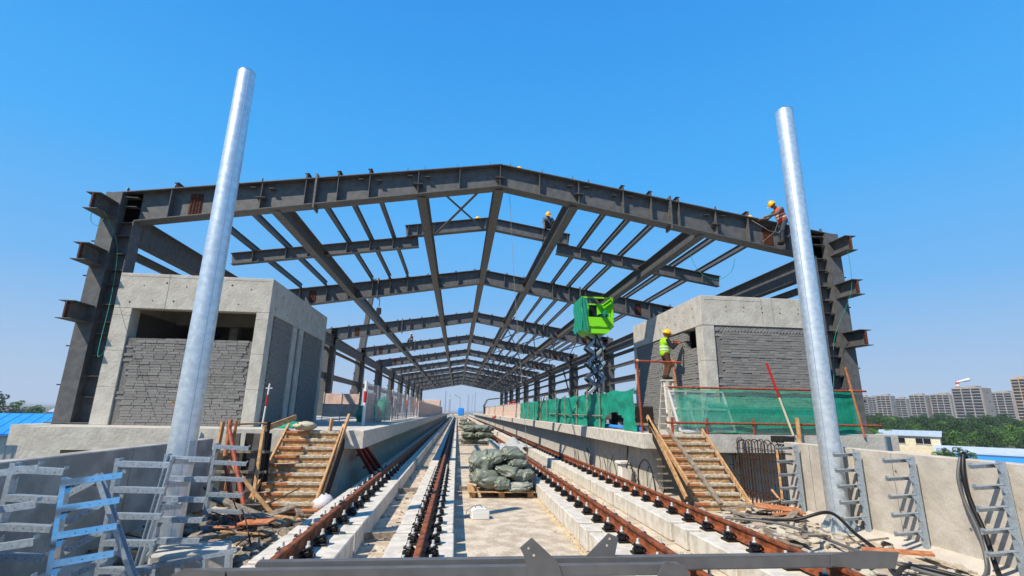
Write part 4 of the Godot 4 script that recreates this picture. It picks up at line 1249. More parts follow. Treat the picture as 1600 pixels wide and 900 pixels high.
func build_lift() -> void:
	var t := thing("scissor_lift", "lime green scissor lift raised high with netting on its basket", "scissor lift", P(6.72, 1.52, 24.0))
	var b := MB.new()
	b.box(Vector3(0, 0.42, 0), Vector3(1.15, 0.42, 1.9), Basis.IDENTITY, 0.05)
	obj("chassis", b, M.steel, t)
	for x in [-0.58, 0.58]:
		for z in [-0.7, 0.7]:
			b = MB.new()
			b.cyl(Vector3(x - 0.09, 0.24, z), Vector3(x + 0.09, 0.24, z), 0.24, -1, 18)
			obj("wheel", b, M.black, t)
	var st := 5
	var y0 := 0.68
	var hh := (4.42 - 0.68) / st
	for k in st:
		for z in [-0.32, 0.32]:
			for s in [-1.0, 1.0]:
				b = MB.new()
				b.bar(Vector3(-0.42 * s, y0 + hh * k, z + 0.05 * s), Vector3(0.42 * s, y0 + hh * (k + 1), z + 0.05 * s), 0.06, 0.14, Vector3.UP, 0.01)
				obj("scissor_arm", b, M.galv_dull if z > 0 else M.steel, t)
		b = MB.new()
		for x in [-0.42, 0.0, 0.42]:
			b.cyl(Vector3(x, y0 + hh * (k if x != 0.0 else k + 0.5), -0.42), Vector3(x, y0 + hh * (k if x != 0.0 else k + 0.5), 0.42), 0.035, -1, 8)
		obj("cross_pin", b, M.galv_dull, t)
	b = MB.new()
	b.cyl(Vector3(-0.3, 1.0, 0.12), Vector3(0.25, 2.2, 0.12), 0.05, -1, 8)
	b.cyl(Vector3(0.3, 2.4, -0.1), Vector3(-0.25, 3.5, -0.1), 0.05, -1, 8)
	obj("hydraulic_ram", b, M.steel, t)
	b = MB.new()
	for k in 4:
		var zz := 0.44 if k % 2 == 0 else -0.1
		b.tube([Vector3(-0.3 + 0.2 * k, 0.7, zz), Vector3(0.25 - 0.15 * k, 1.7, zz), Vector3(-0.35 + 0.2 * k, 2.6, zz), Vector3(0.3 - 0.2 * k, 3.5, zz), Vector3(0, 4.3, zz)], 0.028, 6)
	obj("hose", b, M.black, t)
	# basket: floor y 4.45, top y 6.1
	b = MB.new()
	b.plate(PackedVector2Array([Vector2(-0.45, 4.30), Vector2(0.45, 4.30), Vector2(0.78, 4.62), Vector2(-0.78, 4.62)]), Transform3D(Basis.IDENTITY, Vector3.ZERO), 1.5)
	obj("basket_floor", b, M.lime, t)
	for x in [-0.76, 0.76]:
		for z in [-0.78, 0.78]:
			b = MB.new()
			b.box(Vector3(x, 5.36, z), Vector3(0.07, 1.5, 0.07), Basis.IDENTITY, 0.01)
			obj("basket_post", b, M.lime, t)
	b = MB.new()
	b.box(Vector3(0, 6.08, 0.78), Vector3(1.6, 0.07, 0.07))
	b.box(Vector3(0, 6.08, -0.78), Vector3(1.6, 0.07, 0.07))
	b.box(Vector3(0.76, 6.08, 0), Vector3(0.065, 0.065, 1.6))
	b.box(Vector3(-0.76, 6.08, 0), Vector3(0.065, 0.065, 1.6))
	obj("guard_rail", b, M.lime, t)
	b = MB.new()
	b.box(Vector3(0.05, 4.86, 0.80), Vector3(1.4, 0.46, 0.03), Basis.IDENTITY, 0.008)
	obj("front_panel", b, M.lime, t)
	b = MB.new()
	b.box(Vector3(0.0, 5.35, -0.80), Vector3(1.5, 1.45, 0.03))
	obj("rear_panel", b, M.lime, t)
	b = MB.new()
	b.box(Vector3(0.80, 5.35, 0), Vector3(0.03, 1.45, 1.5))
	obj("side_panel", b, M.lime, t)
	var pts := []
	for i in 13:
		for j in 11: pts.append(Vector3(-0.82 - 0.03 * sin(i * 1.7 + j), 4.42 + j * 0.166 + 0.03 * sin(i * 2.0), -0.85 + i * 0.143))
	b = MB.new()
	b.grid(pts, 12, 10)
	pts = []
	for i in 7:
		for j in 11: pts.append(Vector3(-0.82 + i * 0.05, 4.42 + j * 0.166 - 0.02 * i, 0.86 + 0.03 * sin(i * 2.0 + j)))
	b.grid(pts, 6, 10)
	obj("green_net", b, M.net, t)
	b = MB.new()
	b.box(Vector3(-0.15, 5.45, 0.45), Vector3(0.34, 0.6, 0.3), Basis.IDENTITY, 0.03)
	obj("control_box", b, M.black, t)
	b = MB.new()
	b.box(Vector3(0.40, 5.18, 0.3), Vector3(0.5, 0.4, 0.4), Basis(Vector3.BACK, 0.3), 0.05)
	b.tube([Vector3(0.2, 5.1, 0.6), Vector3(0.45, 5.5, 0.6), Vector3(0.62, 5.2, 0.6)], 0.03)
	obj("tool_bag", b, M.net, t)

func build_left_fence() -> void:
	var k := 0
	var d := 16.8
	while d < 38.0:
		var t: Node3D
		var b := MB.new()
		if k % 3 == 0: t = thing("warning_post", ["nearest white post with red band at the end of the film fence", "white post with red band along the translucent film fence"][mini(k, 1)], "post", P(-3.0, 1.5, d), 0.0, "red banded posts of the film fence")
		if t:
			b.cyl(Vector3.ZERO, Vector3(0, 1.42, 0), 0.05 if k == 0 else 0.026, -1, 12)
			obj("shaft", b, M.white, t)
			b = MB.new()
			b.cyl(Vector3(0, 0.72, 0), Vector3(0, 1.08, 0), 0.053 if k == 0 else 0.029, -1, 12)
			obj("red_band", b, M.red, t)
		var f := thing("film_panel", "framed fence panel of translucent grey film at the shaded platform edge", "fence panel", P(-3.0, 1.5, d + 0.06), 0.0, "film panels of the platform fence")
		b = MB.new()
		for z in [-0.06, -2.2]: b.cyl(Vector3(0.03, 0.05, z), Vector3(0.03, 1.38, z), 0.012, -1, 8)
		for y in [0.22, 0.85, 1.34]: b.cyl(Vector3(0.03, y, -0.06), Vector3(0.03, y, -2.2), 0.011, -1, 8)
		obj("frame", b, M.galv_dull, f)
		var pts := []
		for i in 13:
			for j in 7: pts.append(Vector3(-0.02 + 0.035 * sin(i * 1.3 + j * 0.8 + k * 2.0), 0.06 + j * 0.218, -0.02 - i * 0.179))
		b = MB.new()
		b.grid(pts, 12, 6)
		obj("film", b, M.film, f)
		d += 2.3
		k += 1
	while d < 104.0:
		var t := thing("hoarding_panel", "dusty pink hoarding board in line beyond the film fence", "hoarding panel", P(-3.0, 1.5, d), 0.0, "pink boards on the shaded platform edge")
		var q := MB.new()
		q.box(Vector3(0, 0.62, -1.13), Vector3(0.03, 1.24, 2.24))
		obj("board", q, M.pink, t)
		var g := MB.new()
		for z in [0.0, -1.13]: g.box(Vector3(0.03, 0.66, z), Vector3(0.03, 1.32, 0.05))
		g.box(Vector3(0.03, 0.70, -1.13), Vector3(0.032, 0.05, 2.2))
		obj("frame", g, M.dirty_white, t)
		d += 2.3
	# pink boards behind the film and across the platform
	for q in [[-5.6, 22.0, 0.0, "pale pink hoarding board closing the gap beside the shaded brick wall"], [-3.55, 20.5, PI * 0.5, "pink hoarding board seen through the translucent film"], [-3.6, 29.0, PI * 0.5, "second pink hoarding board seen through the film farther off"]]:
		var t := thing("hoarding_panel", q[3], "hoarding panel", P(q[0], 1.5, q[1]), q[2])
		var b := MB.new()
		b.box(Vector3(0.7, 0.66, 0), Vector3(1.44, 0.95, 0.03))
		obj("board", b, M.pink, t)
		b = MB.new()
		for x in [-0.02, 0.7, 1.42]: b.box(Vector3(x, 0.6, 0.03), Vector3(0.03, 1.2, 0.03))
		b.box(Vector3(0.7, 0.7, 0.03), Vector3(1.4, 0.025, 0.031))
		obj("frame", b, M.dirty_white, t)
	var hp := MB.new()
	var nz := FastNoiseLite.new()
	nz.frequency = 0.3
	hp.ball(P(-3.7, 1.72, 22.0), Vector3(0.5, 0.55, 0.9), 20, 12, Basis.IDENTITY, nz, 0.3)
	hp.ball(P(-3.7, 1.85, 26.0), Vector3(0.5, 0.75, 0.8), 20, 12, Basis.IDENTITY, nz, 0.3)
	single("tarpaulin_heap", hp, M.net, "crumpled green tarpaulin heaped behind the translucent film", "tarpaulin")
	var g2 := MB.new()
	g2.ball(P(-4.3, 1.50, 13.8), Vector3(0.42, 0.16, 0.4), 20, 10, Basis.IDENTITY, nz, 0.4)
	single("netting_bundle", g2, M.net, "low bundle of green net on the platform by the shaded brick wall", "netting")
	var s := thing("survey_pole", "slim red and white survey pole against the shaded brick wall", "survey pole", P(-4.66, 1.5, 12.85))
	for i in 4:
		var b := MB.new()
		b.cyl(Vector3(0.012 * i, 0.27 * i, 0), Vector3(0.012 * (i + 1), 0.27 * (i + 1), 0), 0.02, -1, 8)
		obj("band", b, M.red if i == 2 else M.white, s)
	var cb := MB.new()
	cb.box(Vector3(0.045, 0.97, 0), Vector3(0.16, 0.02, 0.02))
	obj("crossbar", cb, M.white, s)

# ---- people: one continuous skin meshed from tapered capsules --------------------
func nets(bones: Array, h: float, k: float, b: MB) -> void:
	var lo := Vector3(1e9, 1e9, 1e9)
	var hi := -lo
	for q in bones:
		var r: float = maxf(q[2], q[3]) + k + h * 2.0
		for e in 2:
			lo = lo.min(q[e] - Vector3.ONE * r)
			hi = hi.max(q[e] + Vector3.ONE * r)
	var nx := int((hi.x - lo.x) / h) + 2
	var ny := int((hi.y - lo.y) / h) + 2
	var nz := int((hi.z - lo.z) / h) + 2
	var F := PackedFloat32Array()
	F.resize(nx * ny * nz)
	F.fill(9.0)
	var best := PackedFloat32Array()
	best.resize(nx * ny * nz)
	best.fill(9.0)
	var who := PackedByteArray()
	who.resize(nx * ny * nz)
	for bi in bones.size():
		var q: Array = bones[bi]
		var a: Vector3 = q[0]
		var c: Vector3 = q[1]
		var ra: float = q[2]
		var rb: float = q[3]
		var ab := c - a
		var l2 := maxf(ab.length_squared(), 1e-9)
		var m := maxf(ra, rb) + k + h * 1.5
		var p0 := (a.min(c) - Vector3.ONE * m - lo) / h
		var p1 := (a.max(c) + Vector3.ONE * m - lo) / h
		for z in range(maxi(0, int(p0.z)), mini(nz, int(p1.z) + 1)):
			for y in range(maxi(0, int(p0.y)), mini(ny, int(p1.y) + 1)):
				for x in range(maxi(0, int(p0.x)), mini(nx, int(p1.x) + 1)):
					var p := lo + Vector3(x, y, z) * h
					var t := clampf((p - a).dot(ab) / l2, 0.0, 1.0)
					var d := (p - a - ab * t).length() - lerpf(ra, rb, t)
					var i := (z * ny + y) * nx + x
					if d < best[i]:
						best[i] = d
						who[i] = bi
					var o := F[i]
					var hh := maxf(k - absf(o - d), 0.0)
					F[i] = minf(o, d) - hh * hh * 0.25 / k
	var V := []
	var C := []
	var id := {}
	for z in nz - 1:
		for y in ny - 1:
			for x in nx - 1:
				var i0 := (z * ny + y) * nx + x
				if F[i0] > 0.2: continue
				var mask := 0
				for e in 8:
					if F[i0 + (e & 1) + ((e >> 1) & 1) * nx + (e >> 2) * nx * ny] < 0.0: mask |= 1 << e
				if mask == 0 or mask == 255: continue
				var s := Vector3.ZERO
				var n := 0
				for e in 8:
					for ax in 3:
						if (e >> ax) & 1: continue
						var e2 := e | (1 << ax)
						if ((mask >> e) & 1) == ((mask >> e2) & 1): continue
						var f0 := F[i0 + (e & 1) + ((e >> 1) & 1) * nx + (e >> 2) * nx * ny]
						var f1 := F[i0 + (e2 & 1) + ((e2 >> 1) & 1) * nx + (e2 >> 2) * nx * ny]
						var t := f0 / (f0 - f1)
						var pa := Vector3(e & 1, (e >> 1) & 1, e >> 2)
						var pb := Vector3(e2 & 1, (e2 >> 1) & 1, e2 >> 2)
						s += pa.lerp(pb, t)
						n += 1
				id[i0] = V.size()
				V.append(lo + (Vector3(x, y, z) + s / n) * h)
				C.append(bones[who[i0]][4])
	var N := []
	N.resize(V.size())
	N.fill(Vector3.ZERO)
	var quads := []
	var st := [1, nx, nx * ny]
	for i0 in id:
		for ax in 3:
			var i1: int = i0 + st[ax]
			if (F[i0] < 0.0) == (F[i1] < 0.0): continue
			var u: int = st[(ax + 1) % 3]
			var w: int = st[(ax + 2) % 3]
			if not (id.has(i0 - u) and id.has(i0 - w) and id.has(i0 - u - w)): continue
			var qd := [id[i0], id[i0 - u], id[i0 - u - w], id[i0 - w]]
			if F[i0] < 0.0: qd.reverse()
			quads.append(qd)
			var nn: Vector3 = (V[qd[2]] - V[qd[0]]).cross(V[qd[3]] - V[qd[1]])
			for e in qd: N[e] += nn
	# make the normals point outwards
	var flip := 0.0
	var ctr := Vector3.ZERO
	for p in V: ctr += p / V.size()
	for i in V.size(): flip += N[i].normalized().dot((V[i] - ctr).normalized())
	for i in V.size(): N[i] = N[i].normalized() * (1.0 if flip > 0.0 else -1.0)
	for q in quads:
		for tr in [[0, 1, 2], [0, 2, 3]]:
			b.col = C[q[tr[0]]]
			b.trin(V[q[tr[0]]], V[q[tr[1]]], V[q[tr[2]]], N[q[tr[0]]], N[q[tr[1]]], N[q[tr[2]]])
	b.col = Color(1, 1, 1)

func lin(r: float, g: float, b: float) -> Color: return Color(r, g, b).srgb_to_linear()

# J: joints; lat: unit vector to the person's left side; fwd: where the face looks
func person(label: String, at: Vector3, J: Dictionary, lat: Vector3, fwd: Vector3, shirt: Color, legs: Color, vest: Color, cell := 0.02) -> Node3D:
	var t := thing("person", label, "person", at)
	var skin := lin(0.62, 0.42, 0.31)
	var boot := lin(0.16, 0.13, 0.10)
	var B := []
	var hip: Vector3 = J.hip
	var chest: Vector3 = J.chest
	var neck: Vector3 = J.neck
	var head: Vector3 = J.head
	B.append([hip, hip.lerp(chest, 0.5), 0.135, 0.13, legs])
	B.append([hip.lerp(chest, 0.3), chest, 0.13, 0.145, shirt])
	B.append([chest - lat * 0.14, chest + lat * 0.14, 0.085, 0.085, shirt])
	B.append([chest, neck, 0.09, 0.055, shirt])
	B.append([neck, head, 0.052, 0.055, skin])
	var ns := [-1.0, 1.0]
	for i in 2:
		var s: float = ns[i]
		var sh: Vector3 = chest + lat * s * 0.19 + (neck - chest) * 0.35
		var el: Vector3 = J.elbow[i]
		var wr: Vector3 = J.wrist[i]
		B.append([sh, el, 0.062, 0.048, shirt])
		B.append([el, wr, 0.048, 0.034, shirt])
		var hj: Vector3 = hip + lat * s * 0.085
		var kn: Vector3 = J.knee[i]
		var an: Vector3 = J.ankle[i]
		B.append([hj, kn, 0.092, 0.065, legs])
		B.append([kn, an, 0.064, 0.045, legs])
		var tf: Vector3 = J.toe[i]
		B.append([an, an + Vector3(0, -0.03, 0), 0.05, 0.05, boot])
		B.append([an + Vector3(0, -0.04, 0), tf, 0.048, 0.04, boot])
	var b := MB.new()
	nets(B, cell, 0.035, b)
	# head on a finer grid
	var up := (head - neck).normalized()
	var fw := (fwd - up * fwd.dot(up)).normalized()
	var H := [[head - fw * 0.015 + up * 0.035, head + up * 0.05 + fw * 0.01, 0.09, 0.088, skin], [head - up * 0.05 + fw * 0.03, head + up * 0.0 + fw * 0.025, 0.055, 0.07, skin],
		[head + fw * 0.095 + up * 0.015, head + fw * 0.108 - up * 0.012, 0.012, 0.017, skin], [head - lat * 0.085, head - lat * 0.088 + up * 0.03, 0.018, 0.02, skin], [head + lat * 0.085, head + lat * 0.088 + up * 0.03, 0.018, 0.02, skin],
		[head + fw * 0.083 - up * 0.045 - lat * 0.02, head + fw * 0.083 - up * 0.045 + lat * 0.02, 0.008, 0.008, lin(0.5, 0.27, 0.22)]]
	if cell < 0.025:
		nets(H, 0.009, 0.02, b)
		for s in ns:
			b.col = lin(0.08, 0.06, 0.05)
			b.ball(head + fw * 0.086 + up * 0.028 + lat * s * 0.034, Vector3(0.012, 0.008, 0.012), 8, 6)
		b.col = Color(1, 1, 1)
		for i in 2:
			var wr: Vector3 = J.wrist[i]
			var d: Vector3 = (wr - (J.elbow[i] as Vector3)).normalized()
			var sd: Vector3 = d.cross(Vector3.UP if absf(d.y) < 0.9 else Vector3.RIGHT).normalized()
			var pn := d.cross(sd).normalized()
			var hb := [[wr, wr + d * 0.07 + sd * 0.02, 0.03, 0.026, skin], [wr, wr + d * 0.07 - sd * 0.02, 0.03, 0.026, skin]]
			for f in 4:
				var root := wr + d * 0.075 + sd * (f - 1.5) * 0.021
				var len: float = [0.030, 0.038, 0.036, 0.026][f]
				var mid := root + d * len
				hb.append([root, mid, 0.0095, 0.009, skin])
				hb.append([mid, mid + (d * 0.6 + pn * 0.8) * len, 0.009, 0.0075, skin])
			hb.append([wr + d * 0.02 + sd * 0.03, wr + d * 0.055 + sd * 0.062 + pn * 0.01, 0.013, 0.010, skin])
			hb.append([wr + d * 0.055 + sd * 0.062 + pn * 0.01, wr + d * 0.085 + sd * 0.06 + pn * 0.03, 0.010, 0.008, skin])
			nets(hb, 0.0065, 0.008, b)
	else:
		nets(H, 0.02, 0.02, b)
	obj("body", b, M.cloth, t)
	# hi-vis vest, a shell over the torso
	if vest.a > 0.0:
		var v := MB.new()
		var vb := [[hip.lerp(chest, 0.12), hip.lerp(chest, 0.5), 0.158, 0.152, vest], [hip.lerp(chest, 0.5), chest, 0.152, 0.160, vest], [chest - lat * 0.12, chest + lat * 0.12, 0.106, 0.106, vest]]
		nets(vb, cell, 0.03, v)
		var vo := obj("vest", v, M.cloth, t)
		var bd := MB.new()
		bd.col = lin(0.85, 0.86, 0.82)
		var ax := (chest - hip).normalized()
		for f in [0.35, 0.62]:
			var cc: Vector3 = hip.lerp(chest, f)
			bd.cyl(cc - ax * 0.022, cc + ax * 0.022, 0.166, 0.168, 20, false)
		obj("reflective_band", bd, M.cloth, vo)
	# hard hat
	var hm := MB.new()
	var bs := Basis(lat, up, lat.cross(up)).orthonormalized()
	var hc := head + up * 0.055
	for i in 6:
		for j in 20:
			var p := []
			var nn := []
			for e in [[0, 0], [0, 1], [1, 1], [1, 0]]:
				var th: float = PI * 0.5 * (i + e[0]) / 6.0
				var ph: float = TAU * (j + e[1]) / 20.0
				var d := Vector3(sin(th) * cos(ph), cos(th), sin(th) * sin(ph))
				p.append(hc + bs * (d * Vector3(0.115, 0.125, 0.135)))
				nn.append(bs * d)
			hm.quadn(p[0], p[1], p[2], p[3], nn[0], nn[1], nn[2], nn[3])
	hm.cyl(hc - up * 0.004, hc + up * 0.010, 0.14, 0.132, 20, true)
	var poly := PackedVector2Array()
	for j in 9: poly.append(Vector2(0.12 * cos(PI * j / 8.0), 0.10 + 0.10 * sin(PI * j / 8.0)))
	hm.plate(poly, Transform3D(Basis(lat, fw, up).orthonormalized(), hc + up * 0.002), 0.008)
	hm.bar(hc + up * 0.124 - fw * 0.08, hc + up * 0.124 + fw * 0.08, 0.03, 0.012, up)
	obj("hard_hat", hm, M.yellow, t)
	return t

func V(x: float, y: float, z: float) -> Vector3: return Vector3(x, y, z)

func build_people() -> void:
	# on the front beam
	person("worker in orange vest and yellow helmet leaning over the front roof beam", P(10.42, 7.50, 14.22), {
		"hip": V(0.10, 0.80, 0.02), "chest": V(0.0, 1.14, 0.0), "neck": V(-0.09, 1.27, 0.0), "head": V(-0.18, 1.36, 0.0),
		"elbow": [V(-0.26, 0.98, -0.22), V(-0.24, 0.98, 0.22)], "wrist": [V(-0.46, 0.95, -0.24), V(-0.47, 0.93, 0.08)],
		"knee": [V(0.02, 0.43, -0.08), V(-0.04, 0.45, 0.12)], "ankle": [V(0.06, 0.09, -0.10), V(-0.02, 0.09, 0.06)], "toe": [V(-0.08, 0.035, -0.10), V(-0.16, 0.035, 0.06)]},
		Vector3(0, 0, 1), Vector3(-0.8, -0.6, 0.1), lin(0.42, 0.41, 0.38), lin(0.24, 0.26, 0.30), lin(0.95, 0.30, 0.08))
	# by the sunlit room
	person("worker in lime vest, brown trousers and yellow helmet drilling the room wall", P(6.22, 3.03, 14.3), {
		"hip": V(-0.02, 0.74, 0.0), "chest": V(0.0, 1.10, 0.0), "neck": V(0.03, 1.23, 0.0), "head": V(0.05, 1.33, 0.02),
		"elbow": [V(0.12, 0.92, 0.26), V(0.12, 0.95, -0.26)], "wrist": [V(0.34, 1.06, 0.14), V(0.36, 1.10, -0.12)],
		"knee": [V(0.07, 0.40, 0.08), V(0.05, 0.40, -0.1)], "ankle": [V(-0.04, 0.08, 0.07), V(-0.05, 0.08, -0.08)], "toe": [V(0.10, 0.035, 0.08), V(0.09, 0.035, -0.09)]},
		Vector3(0, 0, -1), Vector3(1, -0.1, 0.35), lin(0.13, 0.13, 0.15), lin(0.36, 0.24, 0.15), lin(0.62, 0.88, 0.08))
	var dr := thing("power_drill", "orange and black power drill held against the room wall by the worker", "drill", P(6.58, 4.10, 14.3))
	var b := MB.new()
	b.box(Vector3(0.02, 0.05, 0), Vector3(0.22, 0.09, 0.08), Basis.IDENTITY, 0.015)
	b.box(Vector3(-0.05, -0.05, 0), Vector3(0.05, 0.14, 0.05), Basis.IDENTITY, 0.01)
	obj("housing", b, M.orange_pipe, dr)
	b = MB.new()
	b.cyl(Vector3(0.13, 0.05, 0), Vector3(0.20, 0.05, 0), 0.02, 0.008)
	obj("chuck", b, M.black, dr)
	# crouching on the raised beam
	person("worker with pack crouching on the raised beam under the roof", P(3.72, 9.90, 20.35), {
		"hip": V(0.04, 0.22, 0.0), "chest": V(-0.02, 0.50, 0.06), "neck": V(-0.03, 0.60, 0.10), "head": V(-0.03, 0.66, 0.15),
		"elbow": [V(-0.24, 0.36, 0.12), V(0.22, 0.36, 0.14)], "wrist": [V(-0.22, 0.15, 0.22), V(0.2, 0.14, 0.24)],
		"knee": [V(-0.14, 0.36, 0.28), V(0.18, 0.34, 0.28)], "ankle": [V(-0.12, 0.08, 0.06), V(0.16, 0.06, 0.06)], "toe": [V(-0.12, 0.035, 0.2), V(0.16, 0.02, 0.2)]},
		Vector3(1, 0, 0), Vector3(0, -0.7, 0.7), lin(0.40, 0.42, 0.46), lin(0.16, 0.18, 0.22), Color(0, 0, 0, 0))
	var pk := MB.new()
	pk.col = lin(0.36, 0.38, 0.36)
	pk.ball(P(3.72, 10.42, 20.52), Vector3(0.19, 0.24, 0.13), 14, 10)
	single("tool_pack", pk, M.cloth, "grey tool pack on the back of the crouching roof worker", "pack")
	# far off
	var stand := {
		"hip": V(0, 0.90, 0), "chest": V(0, 1.30, 0), "neck": V(0, 1.45, 0), "head": V(0, 1.58, 0.02),
		"elbow": [V(-0.26, 1.12, 0.04), V(0.26, 1.12, 0.04)], "wrist": [V(-0.22, 0.90, 0.18), V(0.22, 0.92, 0.18)],
		"knee": [V(-0.10, 0.48, 0.03), V(0.10, 0.48, 0.03)], "ankle": [V(-0.11, 0.09, 0), V(0.11, 0.09, 0)], "toe": [V(-0.12, 0.035, 0.14), V(0.12, 0.035, 0.14)]}
	person("distant worker in red seen over the pink boards on the shaded platform", P(-3.4, 1.5, 42.0), stand, Vector3(1, 0, 0), Vector3(0, 0, 1), lin(0.75, 0.16, 0.1), lin(0.2, 0.2, 0.25), lin(0.9, 0.25, 0.1), 0.04)
	person("distant worker in yellow seen over the pink boards on the shaded platform", P(-4.5, 1.5, 59.0), stand, Vector3(1, 0, 0), Vector3(0, 0, 1), lin(0.25, 0.25, 0.3), lin(0.2, 0.2, 0.25), lin(0.85, 0.75, 0.1), 0.04)
	var sit := {
		"hip": V(0, 0.14, 0), "chest": V(-0.03, 0.52, 0), "neck": V(-0.04, 0.66, 0), "head": V(-0.06, 0.78, 0),
		"elbow": [V(-0.2, 0.36, 0.2), V(-0.2, 0.36, -0.2)], "wrist": [V(-0.38, 0.26, 0.16), V(-0.38, 0.26, -0.16)],
		"knee": [V(-0.38, 0.12, 0.14), V(-0.3, 0.14, -0.16)], "ankle": [V(-0.42, -0.25, 0.16), V(-0.3, -0.25, -0.2)], "toe": [V(-0.55, -0.3, 0.16), V(-0.42, -0.3, -0.2)]}
	person("distant worker sitting astride a far roof beam", P(-5.0, roofy(6.07) + 0.0, 51.72), sit, Vector3(0, 0, 1), Vector3(-1, 0, 0), lin(0.2, 0.2, 0.22), lin(0.18, 0.18, 0.22), lin(0.5, 0.2, 0.1), 0.035)
	# helmets whose wearers the beams hide
	for q in [[9.62, 8.54, 14.64, "yellow hard hat just above the front beam beside the orange vested worker"], [1.70, 9.77, 14.64, "yellow hard hat peeping over the front beam near the ridge"], [0.55, 10.28, 20.35, "yellow hard hat on the raised beam beside the ridge"]]:
		var h := MB.new()
		h.cyl(P(q[0], q[1] - 0.03, q[2]), P(q[0], q[1] - 0.015, q[2]), 0.15, 0.14, 18)
		h.ball(P(q[0], q[1] - 0.015, q[2]), Vector3(0.115, 0.125, 0.135), 16, 10)
		for i in h.v.size(): h.v[i].y = maxf(h.v[i].y, q[1] - 0.03)
		single("hard_hat", h, M.yellow, q[3], "hard hat")
	# safety lines of the beam worker
	for q in [[[P(9.55, 8.36, 14.40), P(9.65, 8.1, 14.15), P(9.9, 7.9, 14.1), P(10.25, 7.85, 14.1), P(10.5, 8.2, 14.15)], "pale safety rope looping from the beam to the orange vested worker"], [[P(10.3, 8.3, 14.1), P(10.15, 7.9, 14.15), P(9.85, 7.62, 14.4)], "short pale rope from the orange vested worker to the lower flange"], [[P(10.6, 8.3, 14.1), P(10.75, 7.95, 14.1), P(10.6, 7.75, 14.15), P(10.4, 7.78, 14.15)], "pale rope loop behind the orange vested worker"]]:
		var h := MB.new()
		h.tube(q[0], 0.009, 6)
		single("safety_rope", h, M.wood_grey, q[1], "rope")

# ---- debris, cables, rebar ------------------------------------------------------
func plank(a: Vector3, b: Vector3, w: float, h: float, m: Material, label: String, group := "") -> void:
	var q := MB.new()
	q.bar(a, b, w, h, Vector3(R(-0.2, 0.2), 1, R(-0.2, 0.2)), 0.004)
	single("plank", q, m, label, "plank", group)

func rubble(called: String, label: String, x0: float, x1: float, d0: float, d1: float, n: int, smax: float, m: Material) -> void:
	var b := MB.new()
	for k in n:
		var s := smax * (0.25 + 0.75 * pow(R(0, 1), 2.0))
		var g := R(0.8, 1.0)
		b.col = Color(g, g * R(0.94, 1.0), g * R(0.86, 1.0))
		b.box(P(R(x0, x1), s * R(0.05, 0.3), R(d0, d1)), Vector3(s * R(0.5, 1.6), s * R(0.15, 0.5), s * R(0.4, 1.0)), Basis.from_euler(Vector3(R(-0.4, 0.4), R(0, 6.2), R(-0.4, 0.4))), s * 0.08)
	var o := single(called, b, m, label, "rubble")
	stuff(o)

func cable(pts: Array, r: float, m: Material, label: String) -> void:
	var c := Curve3D.new()
	for i in pts.size():
		var t := Vector3.ZERO
		if i > 0 and i < pts.size() - 1: t = (pts[i + 1] - pts[i - 1]) / 6.0
		c.add_point(pts[i], -t, t)
	c.bake_interval = 0.06
	var q := MB.new()
	q.tube(Array(c.get_baked_points()), r, 8)
	single("cable", q, m, label, "cable")

